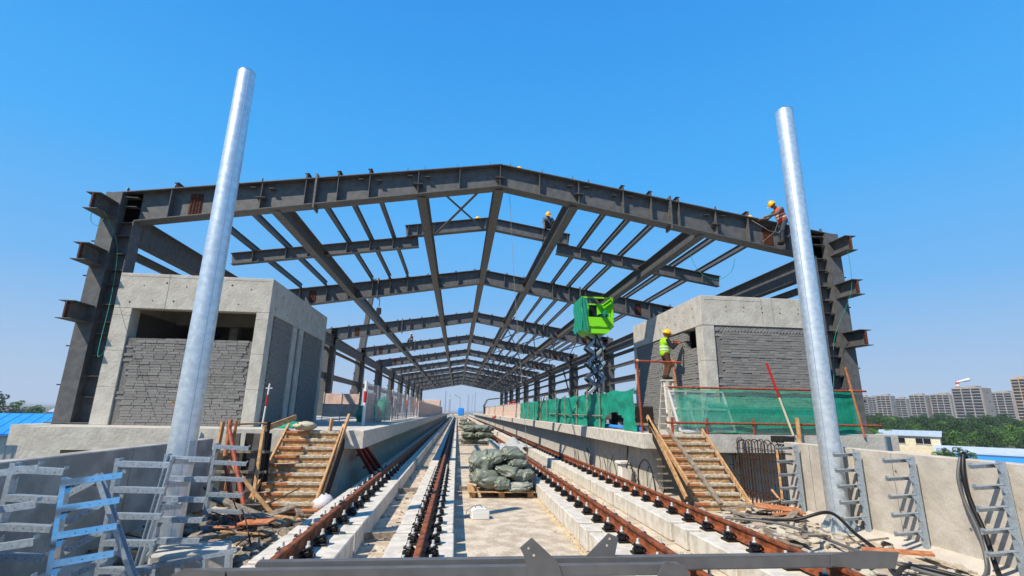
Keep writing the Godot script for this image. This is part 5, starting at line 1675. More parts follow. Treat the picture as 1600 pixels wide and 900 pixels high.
func build_clutter() -> void:
	# shaded side, between stair and parapet end
	var T := [
		[P(-4.75, 0.9, 10.9), P(-4.72, 1.72, 10.9), 0.07, 0.06, "wood", "upright yellow timber post nearest the thick mast at the parapet end"],
		[P(-4.52, 0.4, 11.0), P(-4.50, 1.74, 11.0), 0.05, 0.07, "wood_red", "reddish timber post beside the orange pipe at the parapet end"],
		[P(-4.05, 0.2, 11.4), P(-4.02, 1.72, 11.4), 0.10, 0.08, "dark", "dark form post with tan edge beside the stair head"],
		[P(-4.52, 1.66, 11.05), P(-4.02, 1.68, 11.4), 0.06, 0.04, "wood", "level timber batten joining two posts above the form panels"],
		[P(-3.95, 0.0, 10.95), P(-4.06, 1.56, 11.3), 0.06, 0.06, "wood", "pale upright prop standing at the outer side of the shaded stair"],
		[P(-4.05, 1.56, 11.3), P(-3.70, 1.80, 12.2), 0.05, 0.12, "wood", "curved yellow board on top of the pale prop"],
		[P(-4.35, 1.0, 10.5), P(-3.25, 0.05, 10.2), 0.06, 0.05, "wood", "yellow plank sloping from the rack down to the stair foot"],
		[P(-3.55, 0.05, 9.3), P(-3.0, 0.20, 10.5), 0.16, 0.03, "wood_grey", "weathered grey board lying before the shaded stair"],
		[P(-4.2, 0.5, 9.6), P(-2.9, 0.08, 9.5), 0.14, 0.05, "wood_grey", "long grey board sliding off the rubble toward the rail"],
		[P(-4.4, 0.62, 9.9), P(-3.1, 0.06, 9.2), 0.12, 0.05, "wood_grey", "darker board beside the long grey board on the rubble"],
		[P(-3.3, 0.12, 10.3), P(-2.55, 0.10, 10.55), 0.14, 0.04, "wood_red", "short reddish board across the foot of the shaded stair"],
		[P(-3.6, 0.16, 10.0), P(-2.7, 0.06, 9.9), 0.12, 0.04, "wood", "yellow splintered board at the shaded stair foot"],
		[P(-6.45, 2.10, 12.2), P(-6.0, 1.58, 12.3), 0.10, 0.04, "wood", "splintered plank leaning on the brick wall behind the thick mast"],
		[P(-6.2, 1.5, 12.5), P(-6.16, 1.72, 12.5), 0.09, 0.05, "wood", "short plank end upright at the platform nosing by the mast"],
		[P(-6.42, 1.06, 12.6), P(-6.42, 1.56, 12.6), 0.10, 0.06, "wood_red", "brown timber block fixed on the platform nosing beside the mast"],
		[P(-3.0, 1.5, 12.6), P(-2.98, 1.78, 12.6), 0.07, 0.07, "wood", "short yellow peg at the head of the shaded stair"],
		[P(-5.0, 0.02, 8.9), P(-3.7, 0.28, 8.6), 0.12, 0.05, "wood_grey", "grey board half buried beside the upright rack"],
	]
	for q in T: plank(q[0], q[1], q[2], q[3], M[q[4]], q[5])
	var fp := thing("formwork_stack", "dark ribbed steel form panels stacked under the shaded platform beside the stair", "formwork", P(-4.35, 0.0, 11.5))
	for k in 5:
		var b := MB.new()
		b.box(Vector3(-0.42 + k * 0.19, 0.74, 0.1 * (k % 2)), Vector3(0.17, 1.46, 0.05), Basis(Vector3.BACK, R(-0.05, 0.05)) * Basis(Vector3.RIGHT, R(-0.08, 0.08)), 0.006)
		obj("panel", b, M.dark if k % 2 == 0 else M.steel, fp)
	for k in 3:
		var b := MB.new()
		b.box(Vector3(-0.05, 0.3 + k * 0.4, 0.16), Vector3(1.0, 0.05, 0.05))
		obj("waler", b, M.wood_grey, fp)
	var pipes := [[P(-4.60, 1.62, 10.9), P(-3.62, 0.02, 9.9), "longest orange pipe leaning at the parapet end"], [P(-4.35, 1.0, 10.4), P(-3.75, 0.0, 9.75), "short orange pipe beside the longest orange pipe"], [P(-4.62, 1.75, 11.0), P(-4.58, 1.05, 10.9), "brown pipe head standing among the timber posts"]]
	for q in pipes: pole_tube("leaning_pipe", q[0], q[1], 0.042, M.orange_pipe if q[1].y < 0.5 else M.wood_red, q[2], "pipe")
	rubble("rubble", "grey rubble and board scraps strewn below the shaded stair", -4.4, -2.45, 7.2, 10.7, 300, 0.26, M.wood_grey)
	rubble("rubble", "grey scraps and rubble below the racks of the shaded wall", -4.5, -2.4, 4.4, 8.2, 220, 0.20, M.wood_grey)
	for k in 12:
		var a := P(R(-4.3, -2.7), R(0.05, 0.25), R(7.4, 10.4))
		var q := MB.new()
		q.cyl(a, a + Vector3(R(-0.6, 0.6), R(0.0, 0.35), R(-0.7, 0.7)), 0.011, -1, 6)
		single("steel_rod", q, M.rebar, "thin rusty rod poking out of the rubble below the shaded stair", "rod", "rods in the rubble below the shaded stair")
	for k in 16:
		var a := P(R(-4.3, -2.6), R(0.06, 0.28), R(7.2, 10.5))
		var q := MB.new()
		var an := R(0, 3.1)
		q.bar(a, a + Vector3(cos(an), R(-0.1, 0.2), sin(an)) * R(0.35, 0.9), R(0.08, 0.16), 0.03, Vector3(R(-0.3, 0.3), 1, R(-0.3, 0.3)), 0.003)
		single("board_offcut", q, [M.wood_grey, M.wood, M.wood_red, M.wood_grey][k % 4], "short board offcut tossed on the rubble below the shaded stair", "board", "board offcuts below the shaded stair")
	for k in 12:
		var a := P(R(4.8, 6.9), R(0.05, 0.18), R(6.6, 10.6))
		var q := MB.new()
		var an := R(0, 3.1)
		q.bar(a, a + Vector3(cos(an), R(-0.05, 0.15), sin(an)) * R(0.35, 0.9), R(0.07, 0.15), 0.03, Vector3(R(-0.3, 0.3), 1, R(-0.3, 0.3)), 0.003)
		single("board_offcut", q, [M.wood_grey, M.cement_wood, M.wood_red, M.wood_grey][k % 4], "short board offcut tossed on the rubble by the sunlit parapet", "board", "board offcuts by the sunlit parapet")
	rubble("rubble", "small scraps and dirt along the deck between the nearer track's plinths", -1.35, -0.8, 4.5, 20.0, 130, 0.09, M.wood_grey)
	var ic := MB.new()
	ic.box(P(-3.15, 0.16, 7.0), Vector3(0.8, 0.32, 0.5), Basis(Vector3.UP, 0.3), 0.02)
	single("concrete_block", ic, M.concrete, "grey concrete block at the foot of the thick mast", "block")
	var cl := MB.new()
	var nz := FastNoiseLite.new()
	nz.frequency = 0.35
	cl.col = lin(0.80, 0.76, 0.66)
	cl.ball(P(-3.55, 1.60, 12.5), Vector3(0.24, 0.10, 0.18), 22, 12, Basis(Vector3.UP, 0.4), nz, 0.5)
	single("cloth_bundle", cl, M.cloth, "crumpled beige cloth bundle at the head of the shaded stair", "cloth")
	var ws := MB.new()
	ws.col = lin(0.86, 0.84, 0.84)
	ws.ball(P(-2.52, 0.20, 10.7), Vector3(0.19, 0.16, 0.24), 18, 10, Basis.IDENTITY, nz, 0.4)
	single("plastic_sack", ws, M.cloth, "white plastic sack between the stair foot and outermost rail", "sack")
	# red steel form brackets leaning on the shaded platform wall
	var rb := thing("form_bracket", "dark red steel form bracket leaning on the shaded platform wall", "steel bracket", P(-2.45, 0.02, 15.2))
	for k in 3:
		var b := MB.new()
		b.bar(Vector3(-0.10, 0.98, 1.3 - k * 0.5), Vector3(0.36, 0.0, 0.45 - k * 0.8), 0.12, 0.05)
		obj("rail", b, M.dark_red, rb)
	for v in [0.1, 0.45, 0.8]:
		var b := MB.new()
		b.bar(Vector3(0.20, 0.02, 0.45).lerp(Vector3(-0.22, 0.98, 1.3), v), Vector3(0.20, 0.02, -0.65).lerp(Vector3(-0.22, 0.98, 0.6), v), 0.06, 0.05)
		obj("rung", b, M.dark_red, rb)
	# sunlit side
	var cage := thing("rebar_cage", "rusty rebar cage of hairpin bars continuing the sunlit parapet", "rebar cage")
	for k in 17:
		var d := 10.85 + k * 0.13
		var b := MB.new()
		var x := 7.30 + R(-0.015, 0.015)
		var top := 1.42 + R(-0.05, 0.04)
		b.tube([P(x, 0, d), P(x, top - 0.06, d), P(x + 0.05, top, d), P(x + 0.13, top, d), P(x + 0.18, top - 0.06, d), P(x + 0.18, 0, d)], 0.011, 6)
		obj("hairpin_bar", b, M.rebar, cage)
	for y in [0.2, 0.5, 0.78, 1.02, 1.22]:
		for x in [7.285, 7.495]:
			var b := MB.new()
			b.tube([P(x, y, 10.5), P(x + R(-0.02, 0.02), y + R(-0.03, 0.03), 13.1)], 0.008, 5)
			obj("level_bar", b, M.rebar, cage)
	var lo := thing("rebar_cage", "low rusty rebar loops in front of the tall cage", "rebar cage")
	for k in 9:
		var d := 10.3 + k * 0.16
		var b := MB.new()
		b.tube([P(6.75, 0, d), P(6.75, 0.28, d), P(6.82, 0.33, d), P(6.92, 0.28, d), P(6.92, 0, d)], 0.010, 6)
		obj("hairpin_bar", b, M.rebar, lo)
	T = [
		[P(7.12, 0.2, 10.75), P(7.14, 1.35, 10.78), 0.05, 0.05, "wood", "slim timber batten upright at the sunlit parapet end"],
		[P(7.02, 0.0, 10.3), P(6.80, 0.48, 10.6), 0.09, 0.04, "wood", "short orange board standing at the foot of the rebar cage"],
		[P(6.2, 0.22, 10.3), P(7.0, 0.16, 10.0), 0.22, 0.03, "wood_red", "reddish board on the heap below the rebar cage"],
		[P(6.05, 0.16, 10.5), P(6.9, 0.30, 10.4), 0.20, 0.03, "wood_grey", "grey board under the reddish one below the rebar cage"],
		[P(5.7, 0.06, 10.2), P(6.6, 0.05, 9.8), 0.18, 0.03, "wood_grey", "pale board lying at the sunlit stair foot"],
		[P(6.3, 0.06, 9.5), P(6.75, 0.20, 9.8), 0.16, 0.02, "wood_grey", "dark folded board near the rack by the cage"],
		[P(4.75, 0.04, 7.9), P(5.9, 0.05, 8.4), 0.10, 0.03, "wood_grey", "thin pale board beside the sunlit outer rail"],
	]
	for q in T: plank(q[0], q[1], q[2], q[3], M[q[4]], q[5])
	var dk := MB.new()
	dk.box(P(7.45, 1.50, 11.0), Vector3(0.34, 0.14, 0.4), Basis.IDENTITY, 0.02)
	single("form_block", dk, M.dark, "dark form block on top of the parapet end by the cage", "block")
	rubble("rubble", "pale rubble and scraps between the sunlit stair foot and parapet", 4.7, 7.0, 6.0, 11.0, 190, 0.20, M.concrete)
	rubble("rubble", "small board scraps below the slimmer mast", 5.2, 7.0, 7.6, 10.6, 60, 0.26, M.wood_grey)
	for q in [[1.97, 5.6, 14.5, "yellowish sand ridge along the plinths just beyond the sandbags"], [3.02, 6.0, 16.0, "yellowish sand ridge between the two sunlit side plinth rows"], [-0.82, 6.0, 14.0, "yellowish sand ridge along the plinths between the timber spacers"]]:
		var sr := MB.new()
		var dd: float = q[1]
		while dd < q[2]:
			sr.col = Color(1.0, R(0.86, 0.98), R(0.6, 0.85))
			sr.ball(P(q[0] + R(-0.05, 0.05), 0.0, dd), Vector3(R(0.02, 0.06), R(0.008, 0.03), R(0.03, 0.09)), 7, 4)
			dd += R(0.03, 0.10)
		tag(stuff(obj("sand_ridge", sr, M.deck)), q[3], "sand")
	rubble("rubble", "loose grit along the slab between the rails", -1.3, 3.4, 5.5, 30.0, 160, 0.05, M.deck)
	cable([P(7.52, 1.40, 6.85), P(7.44, 1.50, 6.80), P(7.32, 1.50, 6.72), P(7.22, 1.25, 6.68), P(7.2, 0.92, 6.64), P(7.18, 0.5, 6.5), P(7.1, 0.16, 6.38), P(6.85, 0.06, 6.1), P(6.5, 0.05, 5.7)], 0.030, M.black, "thick black cable hanging over the sunlit parapet")
	cable([P(7.30, 1.47, 6.75), P(7.19, 1.2, 6.74), P(7.17, 0.9, 6.70), P(7.15, 0.5, 6.56), P(7.05, 0.14, 6.45), P(6.8, 0.04, 6.3)], 0.022, M.near_steel, "grey cable beside the thick black one on the sunlit parapet")
	cable([P(5.6, 0.12, 9.4), P(6.3, 0.16, 9.2), P(6.7, 0.35, 8.8), P(6.5, 0.18, 8.0), P(6.2, 0.10, 7.2), P(5.7, 0.08, 6.4), P(5.6, 0.06, 5.6)], 0.028, M.black, "black cable arching past the foot of the slimmer mast")
	cable([P(5.0, 0.10, 9.8), P(5.8, 0.14, 9.0), P(6.0, 0.10, 8.2), P(5.9, 0.12, 7.2), P(6.1, 0.08, 6.5), P(6.4, 0.05, 5.9)], 0.024, M.near_steel, "grey conduit lying along the sunlit rubble")
	cable([P(5.0, 0.06, 5.7), P(5.5, 0.09, 6.2), P(6.1, 0.10, 6.6), P(6.5, 0.06, 6.1), P(6.6, 0.04, 5.4)], 0.030, M.black, "black hose looping on the slab by the nearest racks")
	# thin cables and ropes of the canopy
	cable([P(1.43, 8.95, 14.9), P(1.55, 5.5, 14.0), P(1.80, 1.27, 13.0), P(1.86, 0.45, 13.0)], 0.006, M.wood_grey, "long pale rope hanging from the front beam to the rails")
	cable([P(-9.95, 7.2, 13.75), P(-9.72, 6.4, 14.2), P(-9.5, 5.0, 14.1), P(-8.9, 3.2, 13.2), P(-8.5, 3.55, 12.95)], 0.006, M.net, "thin green rope trailing down the column beside the shaded room")
	cable([P(-10.2, 7.1, 13.7), P(-10.15, 6.85, 13.7), P(-9.95, 6.75, 13.7), P(-9.9, 7.0, 13.75)], 0.008, M.net, "small green rope loop under the topmost stub beam")
	cable([P(12.2, 7.2, 13.65), P(12.2, 5.9, 13.75), P(11.6, 4.4, 14.0), P(10.3, 2.6, 12.85), P(9.4, 2.45, 12.8)], 0.006, M.net, "thin green rope from the sunlit column down to the front net")
	cable([P(8.6, 8.0, 17.0), P(8.9, 7.3, 17.0), P(9.6, 7.0, 17.0), P(10.2, 7.35, 17.0), P(10.4, 7.9, 17.0)], 0.008, M.net, "thin rope sagging under the roof beside the front beam worker")
	var pd := MB.new()
	pd.box(P(4.85, 0.3, 14.6), Vector3(0.22, 0.6, 0.22), Basis(Vector3.UP, 0.2), 0.02)
	pd.box(P(4.85, 0.64, 14.6), Vector3(0.34, 0.08, 0.3), Basis(Vector3.UP, 0.2), 0.01)
	single("pedestal", pd, M.white, "short white concrete pedestal between the sunlit rail and platform wall", "pedestal")
	cable([P(5.15, 1.2, 14.9), P(5.05, 0.7, 14.8), P(4.95, 0.45, 14.6), P(4.9, 0.7, 14.2), P(4.95, 0.4, 14.0), P(4.9, 0.02, 13.7)], 0.018, M.dark, "dark hose hanging from the sunlit platform nosing in a loop")
	cable([P(4.9, 0.02, 13.5), P(4.85, 0.6, 13.3), P(4.95, 0.85, 13.1), P(5.05, 0.6, 12.9), P(5.1, 0.02, 12.8)], 0.018, M.dark, "dark hose arching on the ground beside the sunlit stair")
	rubble("rubble", "white and grey scraps along the foot of the sunlit platform wall", 4.65, 5.15, 12.0, 24.0, 110, 0.2, M.concrete)
	plank(P(4.7, 0.1, 14.0), P(4.75, 0.14, 17.0), 0.06, 0.06, M.wood_red, "long reddish batten along the sunlit platform foot")
	for k in 5: plank(P(5.15, 0.2 + k * 0.17, 12.75), P(5.55, 0.2 + k * 0.17, 12.78), 0.05, 0.04, M.wood_grey, ["lowest dark tie bar at the sunlit platform corner", "second dark tie bar up at the sunlit platform corner", "middle dark tie bar at the sunlit platform corner", "fourth dark tie bar up at the sunlit platform corner", "topmost dark tie bar at the sunlit platform corner"][k])
	var rt := MB.new()
	rt.cyl(P(4.75, 1.45, 62.0), P(4.4, 1.25, 61.4), 0.16, 0.10, 12)
	single("hose_end", rt, M.red, "red pipe end poking over the far edge of the sunlit platform", "pipe")

# ---- the country round about ----------------------------------------------------
func tree_mesh(seed_: int, h: float, w: float) -> Array:
	rng.seed = seed_
	var tr := MB.new()
	tr.cyl(Vector3.ZERO, Vector3(0.1, h * 0.55, 0), 0.22, 0.10, 7)
	for k in 6:
		var a := TAU * k / 6 + R(-0.3, 0.3)
		var y := h * R(0.3, 0.55)
		tr.cyl(Vector3(0.05, y, 0), Vector3(cos(a) * w * 0.35, y + h * 0.22, sin(a) * w * 0.35), 0.08, 0.03, 5)
	var cr := MB.new()
	var cl := []
	for k in 16:
		var a := R(0, TAU)
		var rr := sqrt(R(0, 1)) * w * 0.36
		var y := h * R(0.34, 0.88)
		rr *= clampf(1.25 - absf(y / h - 0.55) * 1.7, 0.25, 1.0)
		cl.append([Vector3(cos(a) * rr, y, sin(a) * rr), w * R(0.14, 0.24), R(0.65, 1.35)])
	cl.append([Vector3(0, h * 0.9, 0), w * 0.14, 1.2])
	for q in cl:
		var n := 120
		for k in n:
			var d := Vector3(R(-1, 1), R(-1, 1), R(-1, 1))
			if d.length() > 1.0: d = d.normalized()
			d = d.normalized() * pow(d.length(), 0.4)
			var p: Vector3 = q[0] + d * q[1] * Vector3(1, 0.8, 1)
			var g: float = q[2] * R(0.75, 1.3)
			cr.col = Color(g * R(0.85, 1.15), g, g * R(0.7, 1.0))
			var s := R(0.16, 0.34)
			var u := Vector3(R(-1, 1), R(-0.4, 0.4), R(-1, 1)).normalized() * s
			var v := Vector3(R(-1, 1), R(-1, 1), R(-1, 1)).normalized() * s
			cr.quad(p - u, p + v, p + u, p - v * 0.8)
	return [tr.mesh(), cr.mesh()]

func city_block(q: Array, called: String, label: String, cat: String, wall: Material, brown: bool) -> void:
	var w: float = q[3]
	var h: float = q[2] + 9.0
	var dep := w * 0.6
	var t := thing(called, label, cat, P(q[0], -9.0, q[1]), -q[4] - 0.42)
	var b := MB.new()
	var bw := w * 0.86
	b.box(Vector3(0, h * 0.5, 0), Vector3(bw, h, dep))
	obj("wall", b, wall, t)
	b = MB.new()
	b.box(Vector3(bw * 0.1, h + 1.2, 0), Vector3(bw * 0.35, 2.4, dep * 0.6))
	b.box(Vector3(-bw * 0.28, h + 0.7, 0), Vector3(bw * 0.2, 1.4, dep * 0.5))
	b.box(Vector3(0, h + 0.3, dep * 0.48), Vector3(bw + 0.3, 0.6, 0.4))
	obj("roof_house", b, wall, t)
	var nf := int(h / 3.0)
	for k in nf:
		var y := h - 1.6 - k * 3.0
		if y < 8.0: break
		b = MB.new()
		b.box(Vector3(0, y, dep * 0.5 + 0.08), Vector3(bw * 0.92, 1.9, 0.14))
		obj("window_band", b, M.glass, t)
		b = MB.new()
		b.box(Vector3(0, y - 1.3, dep * 0.5 + 0.55), Vector3(bw * 0.94, 0.62, 1.1))
		obj("balcony", b, wall, t)
		if brown or k % 3 == 1:
			b = MB.new()
			b.box(Vector3(bw * 0.5 + 0.06, y, dep * R(-0.2, 0.2)), Vector3(0.12, 1.4, 1.6))
			obj("side_window", b, M.glass, t)
	var np := 4 if w > 18.0 else 3
	for k in np:
		b = MB.new()
		b.box(Vector3(bw * (-0.47 + 0.94 * k / (np - 1)), h * 0.5, dep * 0.5 + 0.6), Vector3(bw * 0.03, h, 1.3))
		obj("pier", b, wall, t)

func shed(label: String, at: Vector3, turn: float, w: float, dep: float, h: float, ridge: float, wall: Material, roof: Material, windows: int) -> Node3D:
	var t := thing("shed", label, "building", at, turn)
	var b := MB.new()
	b.box(Vector3(0, h * 0.5, -dep * 0.5), Vector3(w, h, dep))
	for s in [0.0, 1.0]:
		b.plate(PackedVector2Array([Vector2(-w * 0.5, h), Vector2(w * 0.5, h), Vector2(w * 0.5, h + 0.01), Vector2(-w * 0.5, h + 0.01)]), Transform3D(Basis.IDENTITY, Vector3(0, 0, -dep * s)), 0.05)
	obj("wall", b, wall, t)
	b = MB.new()
	var e := 0.5
	b.quad(Vector3(-w * 0.5 - e, h, e), Vector3(w * 0.5 + e, h, e), Vector3(w * 0.5 + e, h + ridge, -dep * 0.5), Vector3(-w * 0.5 - e, h + ridge, -dep * 0.5))
	b.quad(Vector3(-w * 0.5 - e, h + ridge, -dep * 0.5), Vector3(w * 0.5 + e, h + ridge, -dep * 0.5), Vector3(w * 0.5 + e, h, -dep - e), Vector3(-w * 0.5 - e, h, -dep - e))
	for s in [-1.0, 1.0]: b.tri(Vector3(s * w * 0.5, h, 0), Vector3(s * w * 0.5, h + ridge, -dep * 0.5), Vector3(s * w * 0.5, h, -dep))
	b.box(Vector3(0, h - 0.12, e), Vector3(w + 2 * e, 0.3, 0.1))
	var n := int(w / 1.5)
	for k in n:
		var x := -w * 0.5 + (k + 0.5) * w / n
		b.bar(Vector3(x, h + 0.04, e), Vector3(x, h + ridge + 0.04, -dep * 0.5), 0.08, 0.06)
	obj("roof", b, roof, t)
	for k in windows:
		var x := -w * 0.5 + w * (k + 0.75) / (windows + 0.4)
		b = MB.new()
		b.box(Vector3(x, h - 1.5, 0.04), Vector3(w * 0.24, 1.3, 0.06))
		var wo := obj("window", b, M.glass, t)
		b = MB.new()
		b.box(Vector3(x, h - 2.22, 0.08), Vector3(w * 0.26, 0.14, 0.16))
		b.box(Vector3(x, h - 1.5, 0.09), Vector3(0.1, 1.3, 0.05))
		obj("sill", b, M.dirty_white, wo)
	return t

func build_surroundings() -> void:
	# city on the horizon
	var B := [[545, 620, 29.8, 10.6, 0.718], [593, 660, 31.0, 10.4, 0.730], [557, 600, 30.6, 19.5, 0.746], [619, 640, 29.2, 16.3, 0.767], [586, 580, 31.1, 20.3, 0.787], [598, 560, 31.5, 24.1, 0.815], [536, 470, 34.1, 30.2, 0.846], [659, 540, 34.4, 27.8, 0.880]]
	var L := ["pale apartment block nearest the sunlit steel column on the skyline", "narrow apartment block with white top second from the column", "broad apartment block with stepped top third from the column", "lower grey apartment block in the middle of the row", "apartment block with blank side wall in the middle of the row", "apartment block just before the widest one on the skyline", "widest and tallest grey apartment block below the striped chimney", "grey apartment block between the widest one and tan tower"]
	for i in B.size(): city_block(B[i], "apartment_building", L[i], "building", M.tower, false)
	city_block([548, 430, 41.8, 14.9, 0.898], "apartment_building", "tan brick tower at the skyline's end", "building", M.tan, true)
	var ch := thing("chimney", "red and white striped chimney trailing white smoke above the skyline", "chimney", P(999, -9, 900))
	for k in 21:
		var b := MB.new()
		b.cyl(Vector3(0, 4.0 * k, 0), Vector3(0, 4.0 * (k + 1), 0), 5.0 - 0.08 * k, 5.0 - 0.08 * (k + 1), 16)
		obj("band", b, M.red if k % 2 == 0 else M.white, ch)
	var sm := MB.new()
	var nz := FastNoiseLite.new()
	nz.frequency = 0.3
	for k in 7: sm.ball(P(1002 + k * 4.0, 76.0 + 0.8 * k, 900), Vector3(3.4, 1.6 + 0.3 * k, 2.6), 12, 8, Basis.IDENTITY, nz, 0.4)
	tag(stuff(obj("smoke", sm, M.white)), "white smoke drifting from the striped chimney", "smoke")
	# trees
	var kinds := []
	for k in 4: kinds.append(tree_mesh(700 + k, [11.0, 12.5, 10.0, 13.0][k], [8.0, 8.5, 9.0, 7.5][k]))
	rng.seed = 99
	var protos := []
	for k in 4:
		var t := thing("tree", "leafy green tree in the wood beyond the sunlit parapet", "tree", Vector3.ZERO, 0, "trees of the wood beyond the parapet")
		obj("trunk", kinds[k][0], M.bark, t)
		obj("crown", kinds[k][1], M.leaf if k % 2 == 0 else M.leaf_dark, t)
		protos.append(t)
	var used := [false, false, false, false]
	var n := 0
	for row in 15:
		var d := 128.0 + row * 13.0
		var x := d * (0.80 + R(0, 0.03))
		while x < d * 1.36:
			var k := rng.randi_range(0, 3)
			var at := P(x, -9.0 + R(-0.6, 0.4), d + R(-4, 4))
			var t: Node3D
			if not used[k]:
				t = protos[k]
				t.position = at
				used[k] = true
			else: t = dup(protos[k], at)
			t.rotation.y = R(0, TAU)
			var s := R(0.80, 1.05) * (0.82 + 0.26 * clampf((d - 128.0) / 80.0, 0, 1.0))
			t.scale = Vector3(s, s, s)
			x += R(6.0, 8.5) * (1.0 + row * 0.03)
			n += 1
	for q in [[-196, 250, 1.15, 0], [-203, 246, 1.3, 3], [-190, 252, 1.05, 2], [-186, 262, 0.95, 1], [-212, 250, 1.25, 1], [-181, 268, 0.85, 0], [-178, 275, 0.85, 3], [-224, 258, 1.3, 2], [-172, 280, 0.8, 1], [-166, 285, 0.8, 2], [-158, 290, 0.8, 0], [-150, 292, 0.8, 3]]:
		var t := dup(protos[q[3]], P(q[0], -9.0, q[1]), R(0, 6), "dark tree beyond the blue roofed shed")
		t.set_meta("group", "trees beyond the blue roofed shed")
		t.scale = Vector3.ONE * q[2]
	for k in 5:
		var t := dup(protos[k % 4], P(103.0 + k * 1.6, -9.0, 99.0 + R(-1, 1)), R(0, 6), "small shrub showing just above the sunlit parapet")
		t.set_meta("group", "shrubs behind the sunlit parapet")
		t.scale = Vector3.ONE * 0.42
	# sheds
	shed("cream shed with two dark windows and pale roof beyond the sunlit parapet", P(117.0, -9.0, 121.0), -0.83, 12.4, 16.0, 7.0, 1.0, M.cream, M.roof_white, 2)
	shed("long low white roofed shed between wood and sunlit parapet", P(124.0, -9.0, 102.5), -0.86, 26.0, 9.0, 3.6, 1.2, M.dirty_white, M.roof_white, 0)
	shed("low bright blue roofed shed just above the sunlit parapet", P(117.5, -9.0, 97.0), -0.86, 20.0, 8.0, 2.6, 0.5, M.cream, M.blue, 0)
	shed("blue roofed white shed at the end of the sunlit parapet view", P(129.5, -9.0, 104.0), -0.9, 8.0, 7.0, 4.0, 0.6, M.dirty_white, M.blue, 1)
	var bl := shed("large bright blue roofed shed with ribbed white wall beyond the shaded platform", P(-72.0, -9.0, 84.0), 0.42, 52.0, 26.0, 6.5, 2.85, M.dirty_white, M.blue, 0)
	var rib := MB.new()
	for k in 60: rib.box(Vector3(-25.6 + k * 0.86, 3.2, 0.03), Vector3(0.12, 6.3, 0.08))
	obj("wall_ribs", rib, M.galv_dull, bl)
	shed("distant low white roofed hall beyond the blue roofed shed", P(-172.0, -9.0, 262.0), 0.4, 34.0, 16.0, 7.5, 1.5, M.cream, M.roof_white, 0)
	# crane behind the shaded side
	var cr := thing("mobile_crane", "grey mobile crane boom with hook rising behind the shaded columns", "crane", P(-13.2, -9.0, 62.0))
	var top := Vector3(2.0, 27.2, 0)
	var base := Vector3(0, 3.2, 0)
	for k in 3:
		var b := MB.new()
		b.bar(base.lerp(top, [0.0, 0.36, 0.68][k]), base.lerp(top, [0.42, 0.74, 1.0][k]), [0.95, 0.78, 0.6][k], [0.95, 0.78, 0.6][k], Vector3.BACK, 0.06)
		obj("boom_section", b, M.near_steel, cr)
	var b := MB.new()
	b.box(Vector3(0, 1.5, 0), Vector3(2.6, 1.2, 9.0), Basis.IDENTITY, 0.1)
	obj("carrier", b, M.yellow, cr)
	b = MB.new()
	b.box(Vector3(-0.9, 3.0, 1.0), Vector3(1.2, 1.7, 1.8), Basis.IDENTITY, 0.15)
	b.box(Vector3(0.3, 2.8, -1.5), Vector3(1.4, 1.3, 3.0), Basis.IDENTITY, 0.1)
	obj("cab", b, M.yellow, cr)
	for x in [-1.2, 1.2]:
		for z in [-3.4, -1.8, 1.8, 3.4]:
			b = MB.new()
			b.cyl(Vector3(x - 0.2, 0.6, z), Vector3(x + 0.2, 0.6, z), 0.6, -1, 16)
			obj("wheel", b, M.black, cr)
	b = MB.new()
	b.tube([top, Vector3(2.9, 26.6, 0.2), Vector3(2.9, 23.6, 0.2)], 0.05, 5)
	obj("hoist_rope", b, M.dark, cr)
	b = MB.new()
	b.box(Vector3(2.9, 23.0, 0.2), Vector3(0.6, 0.9, 0.35), Basis.IDENTITY, 0.1)
	b.tube([Vector3(2.9, 22.5, 0.2), Vector3(2.9, 22.0, 0.2), Vector3(2.7, 21.7, 0.2), Vector3(2.45, 21.9, 0.2)], 0.09, 6)
	obj("hook_block", b, M.dark, cr)
	# far end of the viaduct
	for q in [[-3.8, 160, 8.2], [-2.45, 175, 7.6], [3.4, 165, 7.5], [5.6, 160, 8.2], [6.6, 190, 9.0], [-4.6, 200, 9.6], [4.9, 215, 8.5], [7.0, 240, 10.0], [-3.4, 250, 9.5]]:
		var m := MB.new()
		m.cyl(P(q[0], 0, q[1]), P(q[0], q[2], q[1]), 0.11, 0.08, 8)
		single("line_mast", m, M.galv_dull, "slim grey mast far down the viaduct beyond the canopy", "pole", "masts down the far viaduct")
	var gt := MB.new()
	gt.tube([P(-2.6, 0, 160), P(-2.5, 5.6, 160), P(-1.1, 7.1, 160), P(0.8, 6.1, 160), P(1.0, 0, 160)], 0.11, 7)
	single("gantry", gt, M.galv_dull, "bent grey gantry over the track beyond the canopy", "gantry")
	var bo := MB.new()
	bo.box(P(0.85, 1.9, 112), Vector3(1.3, 1.7, 1.2), Basis.IDENTITY, 0.15)
	single("blue_tank", bo, M.blue, "bright blue tank on the track at the canopy's far end", "tank")
	var tr := MB.new()
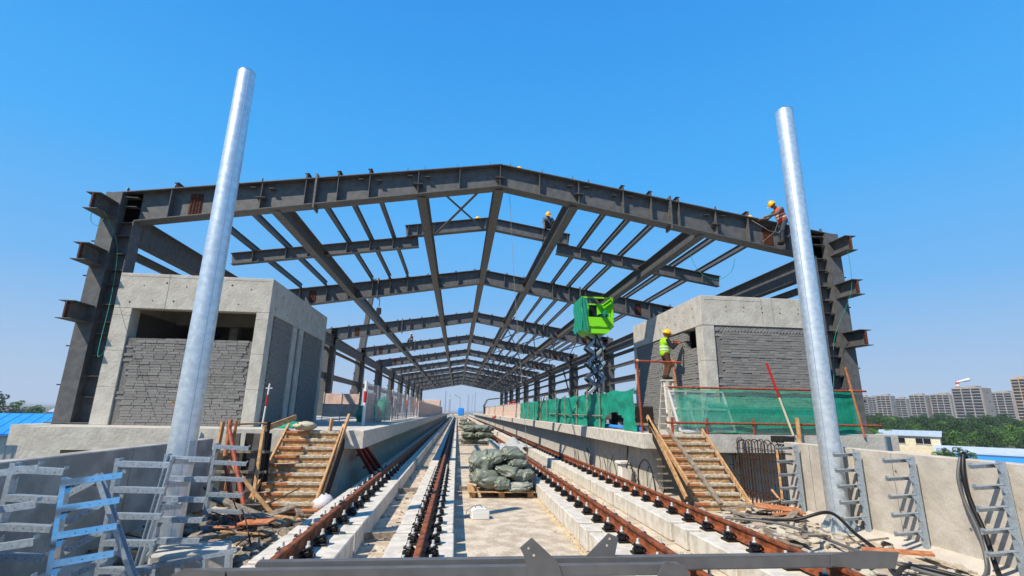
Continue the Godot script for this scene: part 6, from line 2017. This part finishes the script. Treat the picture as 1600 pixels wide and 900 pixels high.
	tr.box(P(0.4, 0.9, 116), Vector3(2.2, 0.9, 4.0), Basis.IDENTITY, 0.1)
	single("rail_trolley", tr, M.dirty_white, "pale rail trolley behind the blue tank", "trolley")
	var c0 := MB.new()
	bx(c0, -7.6, -3.8, 1.5, 4.3, 112, 118, 0.05)
	single("site_cabin", c0, M.pink, "pink site cabin at the far end of the shaded platform", "cabin")
	c0 = MB.new()
	bx(c0, -5.3, -4.5, 1.5, 3.3, 108, 109, 0.05)
	single("lime_crate", c0, M.lime, "lime coloured crate before the pink site cabin", "crate")
	c0 = MB.new()
	bx(c0, -4.4, -3.4, 1.5, 3.0, 108, 109, 0.05)
	single("green_crate", c0, M.net, "green wrapped crate next to the lime one at the far platform", "crate")
	var kb := thing("platform_canopy_kiosk", "grey barrel roofed shelter at the far end of the sunlit platform", "shelter", P(7.0, 1.5, 100))
	for k in 7:
		b = MB.new()
		b.tube([Vector3(-1.6, 1.5, -k * 1.0), Vector3(-0.9, 2.9, -k * 1.0), Vector3(1.6, 3.2, -k * 1.0)], 0.07, 6)
		obj("rib", b, M.steel, kb)
	b = MB.new()
	b.quad(Vector3(-1.55, 1.5, 0), Vector3(-0.85, 2.85, 0), Vector3(-0.85, 2.85, -6.2), Vector3(-1.55, 1.5, -6.2))
	b.quad(Vector3(-0.85, 2.85, 0), Vector3(1.6, 3.15, 0), Vector3(1.6, 3.15, -6.2), Vector3(-0.85, 2.85, -6.2))
	obj("roof", b, M.roof_white, kb)
	b = MB.new()
	b.box(Vector3(0, 0.7, -3.0), Vector3(3.0, 1.5, 6.0))
	obj("body", b, M.dark, kb)
	var re := MB.new()
	bx(re, 9.6, 10.9, 1.5, 3.9, 92, 94, 0.1)
	single("red_tank", re, M.red, "red cabinet under the far columns of the sunlit platform", "cabinet")

func _ready() -> void:
	rng.seed = 20240
	setup_view()
	make_materials()
	build_canopy()
	build_deck()
	build_platforms()
	build_rooms()
	build_stairs()
	build_tracks()
	build_masts_racks()
	build_left_fence()
	build_nets()
	build_lift()
	sandbags()
	build_people()
	build_clutter()
	build_surroundings()
